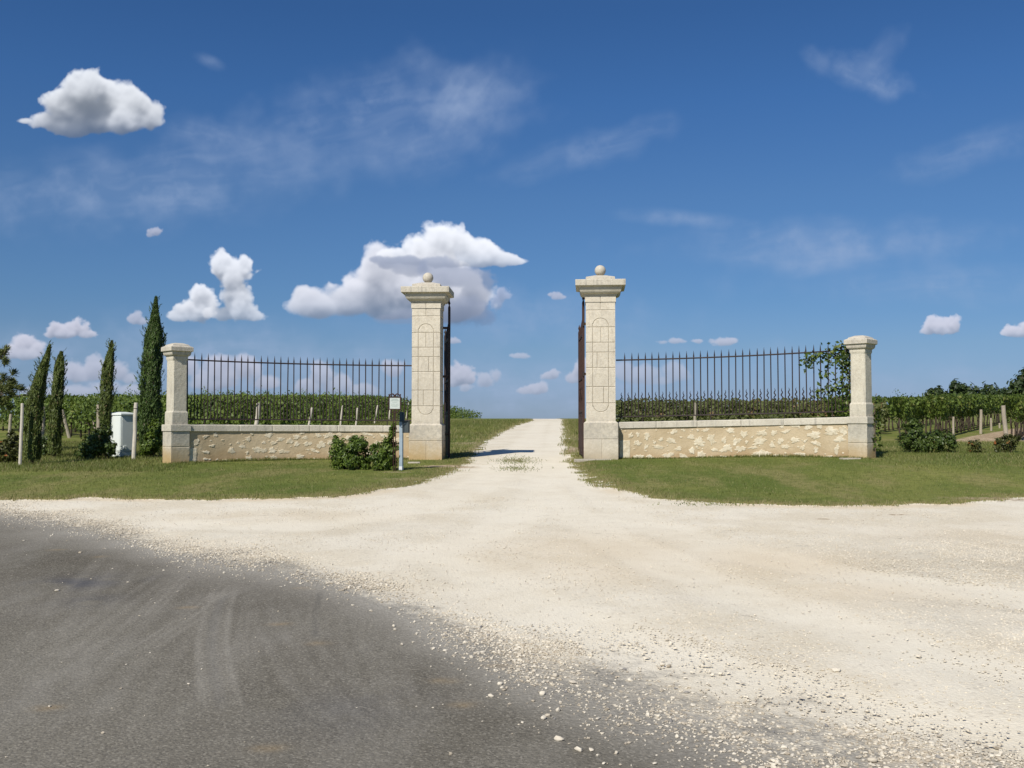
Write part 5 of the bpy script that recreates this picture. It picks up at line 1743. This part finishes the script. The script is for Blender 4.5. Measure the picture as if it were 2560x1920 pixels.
SIGN_W = simple_mat("sign_face_paint", (0.55, 0.60, 0.56), 0.5, 0.06, 5)
SIGN_T = simple_mat("faded_sign_print", (0.30, 0.38, 0.34), 0.6, 0.2, 30)
SIGN_F = simple_mat("sign_iron_brown", (0.050, 0.022, 0.017), 0.55, 0.3, 10)
X, Y = gat(986, 1181)
sg = thing('framed_sign', 'small white notice in a scrolled brown iron frame on a thin double post', 'sign', (X, Y, Gs(X, Y)), R(4))
hs_ = (1181 - 983) / FPX * Y
for s in (-1, 1):
    MB().tube([(s * 0.022, 0, -0.08), (s * 0.022, 0, hs_ - 0.36)], 0.009, 7).build('post', SIGN_F, sg)
zb_ = hs_ - 0.36
MB().box(-0.108, 0.108, -0.007, 0.007, zb_ + 0.032, zb_ + 0.265).build('board', SIGN_W, sg)
fr = MB()
fr.box(-0.125, -0.106, -0.014, 0.014, zb_ + 0.012, zb_ + 0.31, 0.002).box(0.106, 0.125, -0.014, 0.014, zb_ + 0.012, zb_ + 0.31, 0.002)
fr.box(-0.105, 0.105, -0.013, 0.013, zb_ + 0.014, zb_ + 0.033).box(-0.105, 0.105, -0.013, 0.013, zb_ + 0.264, zb_ + 0.283)
fr.build('frame', SIGN_F, sg)
cr = MB()
for s in (-1, 1):
    cr.tube([(s * (0.052 + 0.050 * math.cos(a)), 0, zb_ + 0.285 + 0.062 * math.sin(a)) for a in np.linspace(0, math.pi, 12)], 0.0095, 6)
    cr.tube([(s * (0.042 + 0.022 * math.cos(a)), 0, zb_ + 0.305 + 0.022 * math.sin(a)) for a in np.linspace(0, 5, 12)], 0.006, 6)
    cr.ball((s * 0.116, 0, zb_ + 0.325), 0.015, 10, 7)
cr.build('scroll_crest', SIGN_F, sg)
MB().tube([(-0.085 * math.cos(a), 0, zb_ + 0.01 - 0.055 * math.sin(a)) for a in np.linspace(0, math.pi, 12)], 0.008, 6).build('scroll_bracket', SIGN_F, sg)
tx = MB()
for k, (w_, zz) in enumerate([(0.13, 0.225), (0.16, 0.195), (0.10, 0.165), (0.14, 0.13), (0.15, 0.105), (0.12, 0.08)]):
    x_ = -w_ / 2
    while x_ < w_ / 2:
        q = random.uniform(0.008, 0.022)
        tx.box(x_, min(x_ + q, w_ / 2), -0.0095, -0.0085, zb_ + zz, zb_ + zz + (0.012 if k < 2 else 0.006))
        x_ += q + 0.006
tx.build('faded_print', SIGN_T, sg)

BLUE = simple_mat("flaking_blue_grey_paint", (0.30, 0.37, 0.43), 0.6, 0.2, 9)
BLUE_D = simple_mat("dark_blue_paint", (0.045, 0.075, 0.095), 0.6, 0.25, 9)
BOX_G = simple_mat("letterbox_grey", (0.060, 0.072, 0.076), 0.5, 0.12, 6)
WHITE_P = simple_mat("white_primer", (0.66, 0.68, 0.70), 0.6, 0.1, 20)
X, Y = gat(1003, 1178)
lb = thing('letterbox_post', 'blue grey metal post with a small grey box, between sign and pillar', 'letterbox', (X, Y, Gs(X, Y)), R(-12))
hp = (1178 - 1030) / FPX * Y
pm = MB().box(-0.036, 0.036, -0.03, 0.03, -0.08, hp * 0.83, 0.003)
pm.build('post', BLUE, lb)
MB().box(-0.034, 0.034, -0.028, 0.028, hp * 0.83 + 0.001, hp, 0.003).build('post_top', BLUE_D, lb)
MB().box(0.037, 0.060, -0.02, 0.02, hp * 0.78, hp * 0.99, 0.002).build('backing_bracket', BLUE_D, lb)
bx_ = MB().box(0.037, 0.170, -0.055, 0.045, hp * 0.645, hp * 0.835, 0.005).build('box', BOX_G, lb)
MB().box(0.032, 0.176, -0.062, 0.05, hp * 0.836, hp * 0.85, 0.003).build('lid', BOX_G, bx_)
MB().box(0.060, 0.150, -0.0575, -0.0555, hp * 0.79, hp * 0.803).build('slot', BLUE_D, bx_)
ft = MB()
ft.box(-0.040, 0.040, -0.034, 0.034, 0.03, 0.10, 0.003)
ft.build('painted_foot', WHITE_P, lb)

# ------------------------------------------------------------------ grass blades
r = np.random.default_rng(3)
GRASS = leaf_mat("grass_blades", (0.092, 0.126, 0.026), (0.215, 0.226, 0.066), (0.33, 0.28, 0.14), 0.28, 0.6)


def blades(n, xr, yr, hmin, hmax, wid, sdmax=0.10, edge=False, dens=None):
    x = r.uniform(*xr, n)
    y = r.uniform(*yr, n)
    s = drive_sd(x, y)
    jg = (f2d(x * 2.2, y * 2.2, 4) - 0.5) * 0.75 + (n2(x * 9, y * 9) - 0.5) * 0.22
    ok = (s + jg * 0.8) < sdmax
    if edge:
        ok &= (s + jg * 0.8) > -0.5
    for (px, py, rx, ry, a_) in BARE:
        X0, Y0 = gat(px, py)
        ok &= r.random(n) > min(1.0, 1.25 * a_) * np.exp(-((x - X0) / rx) ** 2 - ((y - Y0) / ry) ** 2) * (0.5 + n2(x * 5, y * 5))
    if dens is not None:
        ok &= r.random(n) < dens(x, y)
    # keep off the walls
    for sd_, x0, y0 in ((-1, PLx - 0.395, PLy), (1, PRx + 0.4, PRy)):
        q = np.hypot(x - x0, y - (y0 - ARC_R))
        ok &= ~((np.abs(q - ARC_R) < 0.20) & (sd_ * (x - x0) > 0) & (np.abs(x) < 8.0) & (y > 19))
    x, y, s = x[ok], y[ok], s[ok]
    n = len(x)
    clump = f2d(x * 1.7, y * 1.7, 3)
    h = r.uniform(hmin, hmax, n) * (0.6 + 0.8 * clump)
    a = r.uniform(0, 6.283, n)
    z = G(x, y) + 0.020
    lx, ly = r.normal(0, 0.5, n) * h, r.normal(0, 0.5, n) * h
    w = r.uniform(0.6, 1.2, n) * wid
    P0 = np.stack([x - np.cos(a) * w, y - np.sin(a) * w, z - 0.01], 1)
    P1 = np.stack([x + np.cos(a) * w, y + np.sin(a) * w, z - 0.01], 1)
    P2 = np.stack([x + lx, y + ly, z + h], 1)
    big = n2(x * 0.5, y * 0.5)
    tn = np.clip(0.45 * r.random(n) + 0.5 * big + 0.35 * np.exp(np.minimum(s, 0) / 0.35) * r.random(n), 0, 0.89)
    tn = np.where(r.random(n) < 0.06 + 0.40 * np.exp(np.minimum(s, 0) / 0.35) + 0.12 * sstep(0.55, 0.75, n2(x * 0.8 + 3, y * 0.8)), 1.0, tn)
    return np.stack([P0, P1, P2], 1).reshape(-1, 3), np.repeat(tn, 3)


parts = [blades(200000, (-13.5, 13.5), (14.0, 27.5), 0.016, 0.040, 0.0055),
         blades(90000, (-12, 12), (13.5, 24.5), 0.025, 0.060, 0.006, 0.14, True),
         blades(60000, (-17, -7), (20, 34), 0.03, 0.09, 0.008),
         blades(45000, (7.5, 22), (19, 34), 0.03, 0.09, 0.008),
         blades(60000, (-10, 4.5), (26, 62), 0.05, 0.16, 0.010),
         blades(25000, (1.0, 7), (25, 60), 0.05, 0.16, 0.010)]
# rougher tufts along the feet of walls and pillars
for sd_, x0, y0 in ((-1, PLx - 0.395, PLy), (1, PRx + 0.4, PRy)):
    n = 3500
    s = r.uniform(0, ARC_R * ARC_A + 0.3, n)
    q = ARC_R - 0.19 - np.abs(r.normal(0, 0.03, n))
    x, y = x0 + sd_ * q * np.sin(s / ARC_R), y0 - ARC_R + q * np.cos(s / ARC_R)
    h = r.uniform(0.03, 0.09, n) * (0.3 + 1.2 * n2(s * 2, s * 0 + 2))
    a = r.uniform(0, 6.283, n)
    z = G(x, y) + 0.015
    Vv = np.stack([np.stack([x - np.cos(a) * 0.006, y - np.sin(a) * 0.006, z], 1), np.stack([x + np.cos(a) * 0.006, y + np.sin(a) * 0.006, z], 1),
                   np.stack([x + r.normal(0, 0.4, n) * h, y + r.normal(0, 0.4, n) * h, z + h], 1)], 1).reshape(-1, 3)
    parts.append((Vv, np.repeat(np.clip(r.random(n) * 0.95, 0, 1), 3)))
# weeds in the middle of the drive
for (px, py, rx, ry, k) in [(1288, 1152, 0.25, 0.8, 700), (1292, 1172, 0.22, 0.35, 300), (1770, 1262, 0.4, 0.1, 120)]:
    X0, Y0 = gat(px, py)
    x, y = X0 + r.normal(0, rx, k), Y0 + r.normal(0, ry, k)
    h = r.uniform(0.015, 0.05, k)
    a = r.uniform(0, 6.283, k)
    z = G(x, y)
    Vv = np.stack([np.stack([x - np.cos(a) * 0.007, y - np.sin(a) * 0.007, z], 1), np.stack([x + np.cos(a) * 0.007, y + np.sin(a) * 0.007, z], 1),
                   np.stack([x + r.normal(0, 0.6, k) * h, y + r.normal(0, 0.6, k) * h, z + h], 1)], 1).reshape(-1, 3)
    parts.append((Vv, np.repeat(r.random(k), 3)))
Vg = np.concatenate([p_[0] for p_ in parts])
Tg_ = np.concatenate([p_[1] for p_ in parts])
o = obj('grass', mesh_np('grass', Vg, None, np.arange(len(Vg)).reshape(-1, 3), dict(tint=Tg_)), GRASS)
tag(o, 'short mown grass blades covering the lawns and verges', 'grass', None, 'stuff')

# ------------------------------------------------------------------ loose stones
ms, sn, sl_, sb_ = new_mat("limestone_chippings")
t = NT(ms)
a = t.attr('tint')
cst = t.mix(t.ramp(a, 0.0, 0.85), (0.40, 0.345, 0.265), (0.66, 0.60, 0.49))
cst = t.mix(t.ramp(a, 0.965, 0.985), cst, (0.22, 0.21, 0.20))
cst = t.mix(t.ramp(t.noise(t.pos(), 90, 3), 0.5, 0.75, 0, 0.35), cst, (0.38, 0.32, 0.24))
sl_.new(cst, sb_.inputs['Base Color'])
sb_.inputs['Roughness'].default_value = 0.9
sb_.inputs['Specular IOR Level'].default_value = 0.1

ico_v = []
ph = (1 + 5 ** 0.5) / 2
for a_ in (-1, 1):
    for b_ in (-ph, ph):
        ico_v += [(0, a_, b_), (a_, b_, 0), (b_, 0, a_)]
ico_v = np.array(ico_v) / math.hypot(1, ph)
ico_f = []
el = np.min([np.linalg.norm(ico_v[0] - q) for q in ico_v[1:]]) * 1.01
for i in range(12):
    for j in range(i + 1, 12):
        for k in range(j + 1, 12):
            if all(np.linalg.norm(ico_v[p_] - ico_v[q_]) < el for p_, q_ in ((i, j), (j, k), (i, k))):
                f_ = (i, j, k) if np.dot(np.cross(ico_v[j] - ico_v[i], ico_v[k] - ico_v[i]), ico_v[i]) > 0 else (i, k, j)
                ico_f.append(f_)
ico_f = np.array(ico_f)


def stones(x, y, size, r_):
    n = len(x)
    Vv = ico_v[None] * (1 + r_.normal(0, 0.22, (n, 12, 1)))
    sc_ = size[:, None] * r_.uniform(0.6, 1.4, (n, 3)) * np.array([1.15, 1.15, 0.70])
    Vv = Vv * sc_[:, None, :]
    a_ = r_.uniform(0, 6.283, n)
    c_, s_ = np.cos(a_)[:, None], np.sin(a_)[:, None]
    X_ = Vv[:, :, 0] * c_ - Vv[:, :, 1] * s_
    Y_ = Vv[:, :, 0] * s_ + Vv[:, :, 1] * c_
    Z_ = Vv[:, :, 2] + size[:, None] * 0.30
    return np.stack([X_, Y_, Z_], -1)


n = 640000
x = r.uniform(-9, 6, n)
y = 3.8 + (r.random(n) ** 1.5) * 12
cv = cover_of(x, y)
pr = np.exp(-((cv - 0.62) / 0.46) ** 2) * 0.66 + 0.055 * ((cv > 0.5) & (cv < 3)) + 0.016 * np.exp(-np.clip(-cv, 0, 9) / 0.35) * (cv < 0.2)
for (px, py, rx, ry, a_) in [(2420, 1480, 0.9, 2.2, 0.45), (2560, 1420, 1.2, 2.0, 0.45), (2600, 1650, 0.6, 1.0, 0.4), (2000, 1640, 0.8, 0.3, 0.15)]:
    X0, Y0 = gat(px, py)
    pr = np.maximum(pr, a_ * np.exp(-((x - X0) / rx) ** 2 - ((y - Y0) / ry) ** 2))
pr *= 0.25 + 1.3 * sstep(0.3, 0.65, f2d(x * 1.5, y * 1.5, 3))
for pts, wd in TRK:
    W = np.array([gat(*p) for p in pts])
    W = np.array([[np.interp(q, np.arange(len(W)), W[:, 0]), np.interp(q, np.arange(len(W)), W[:, 1])] for q in np.linspace(0, len(W) - 1, 24)])
    pr *= 1 - 0.75 * (1 - sstep(wd * 0.4, wd * 1.0, line_dist(x, y, W)))
ok = (r.random(n) < pr) & (drive_sd(x, y) > 0.15)
x, y = x[ok], y[ok]
cv = cv[ok]
size = r.gamma(1.3, 0.0019, len(x)) + 0.0028
size = np.minimum(size, np.where(cv > 1.1, 0.007, 0.012))
Vs = stones(x, y, size, r)
Vs[..., 0] += x[:, None]
Vs[..., 1] += y[:, None]
Vs[..., 2] += (G(x, y) + 0.001)[:, None]
F = (ico_f[None] + (np.arange(len(x)) * 12)[:, None, None]).reshape(-1, 3)
o = obj('gravel', mesh_np('gravel', Vs.reshape(-1, 3), None, F, dict(tint=np.repeat(np.where(cv > 0.75, 0.42 + 0.48 * r.random(len(x)), r.random(len(x))), 12))), ms)
tag(o, 'pale limestone chippings strewn along the edge of the asphalt', 'gravel', None, 'stuff')

for px, py, sz_ in [(q_[0], q_[1], q_[2] * 0.8) for q_ in [(1395, 1778, 0.020), (1358, 1798, 0.016), (1448, 1877, 0.020), (1478, 1876, 0.015), (1397, 1851, 0.020), (1250, 1711, 0.020), (1228, 1742, 0.018), (2184, 1905, 0.030), (1355, 1737, 0.024), (984, 1567, 0.022), (143, 1478, 0.020), (1432, 1708, 0.026), (1658, 1665, 0.026), (2296, 1643, 0.030), (1390, 1692, 0.022), (820, 1460, 0.022), (1541, 1884, 0.018), (1238, 1678, 0.020), (988, 1575, 0.018), (2090, 1678, 0.022)]]:
    X, Y = gat(px, py)
    v = stones(np.array([0.0]), np.array([0.0]), np.array([sz_]), r)[0]
    o = obj('loose_stone', mesh_np('loose_stone', v, None, ico_f, dict(tint=np.full(12, r.uniform(0.4, 0.9)))), ms, None, (X, Y, Gs(X, Y) + 0.002))
    md = o.modifiers.new('rounding', 'BEVEL')
    md.width = sz_ * 0.25
    md.segments = 2
    tag(o, 'pale limestone pebble larger than the gravel, lying loose on the road surface', 'stone', 'larger pebbles lying loose on the road')
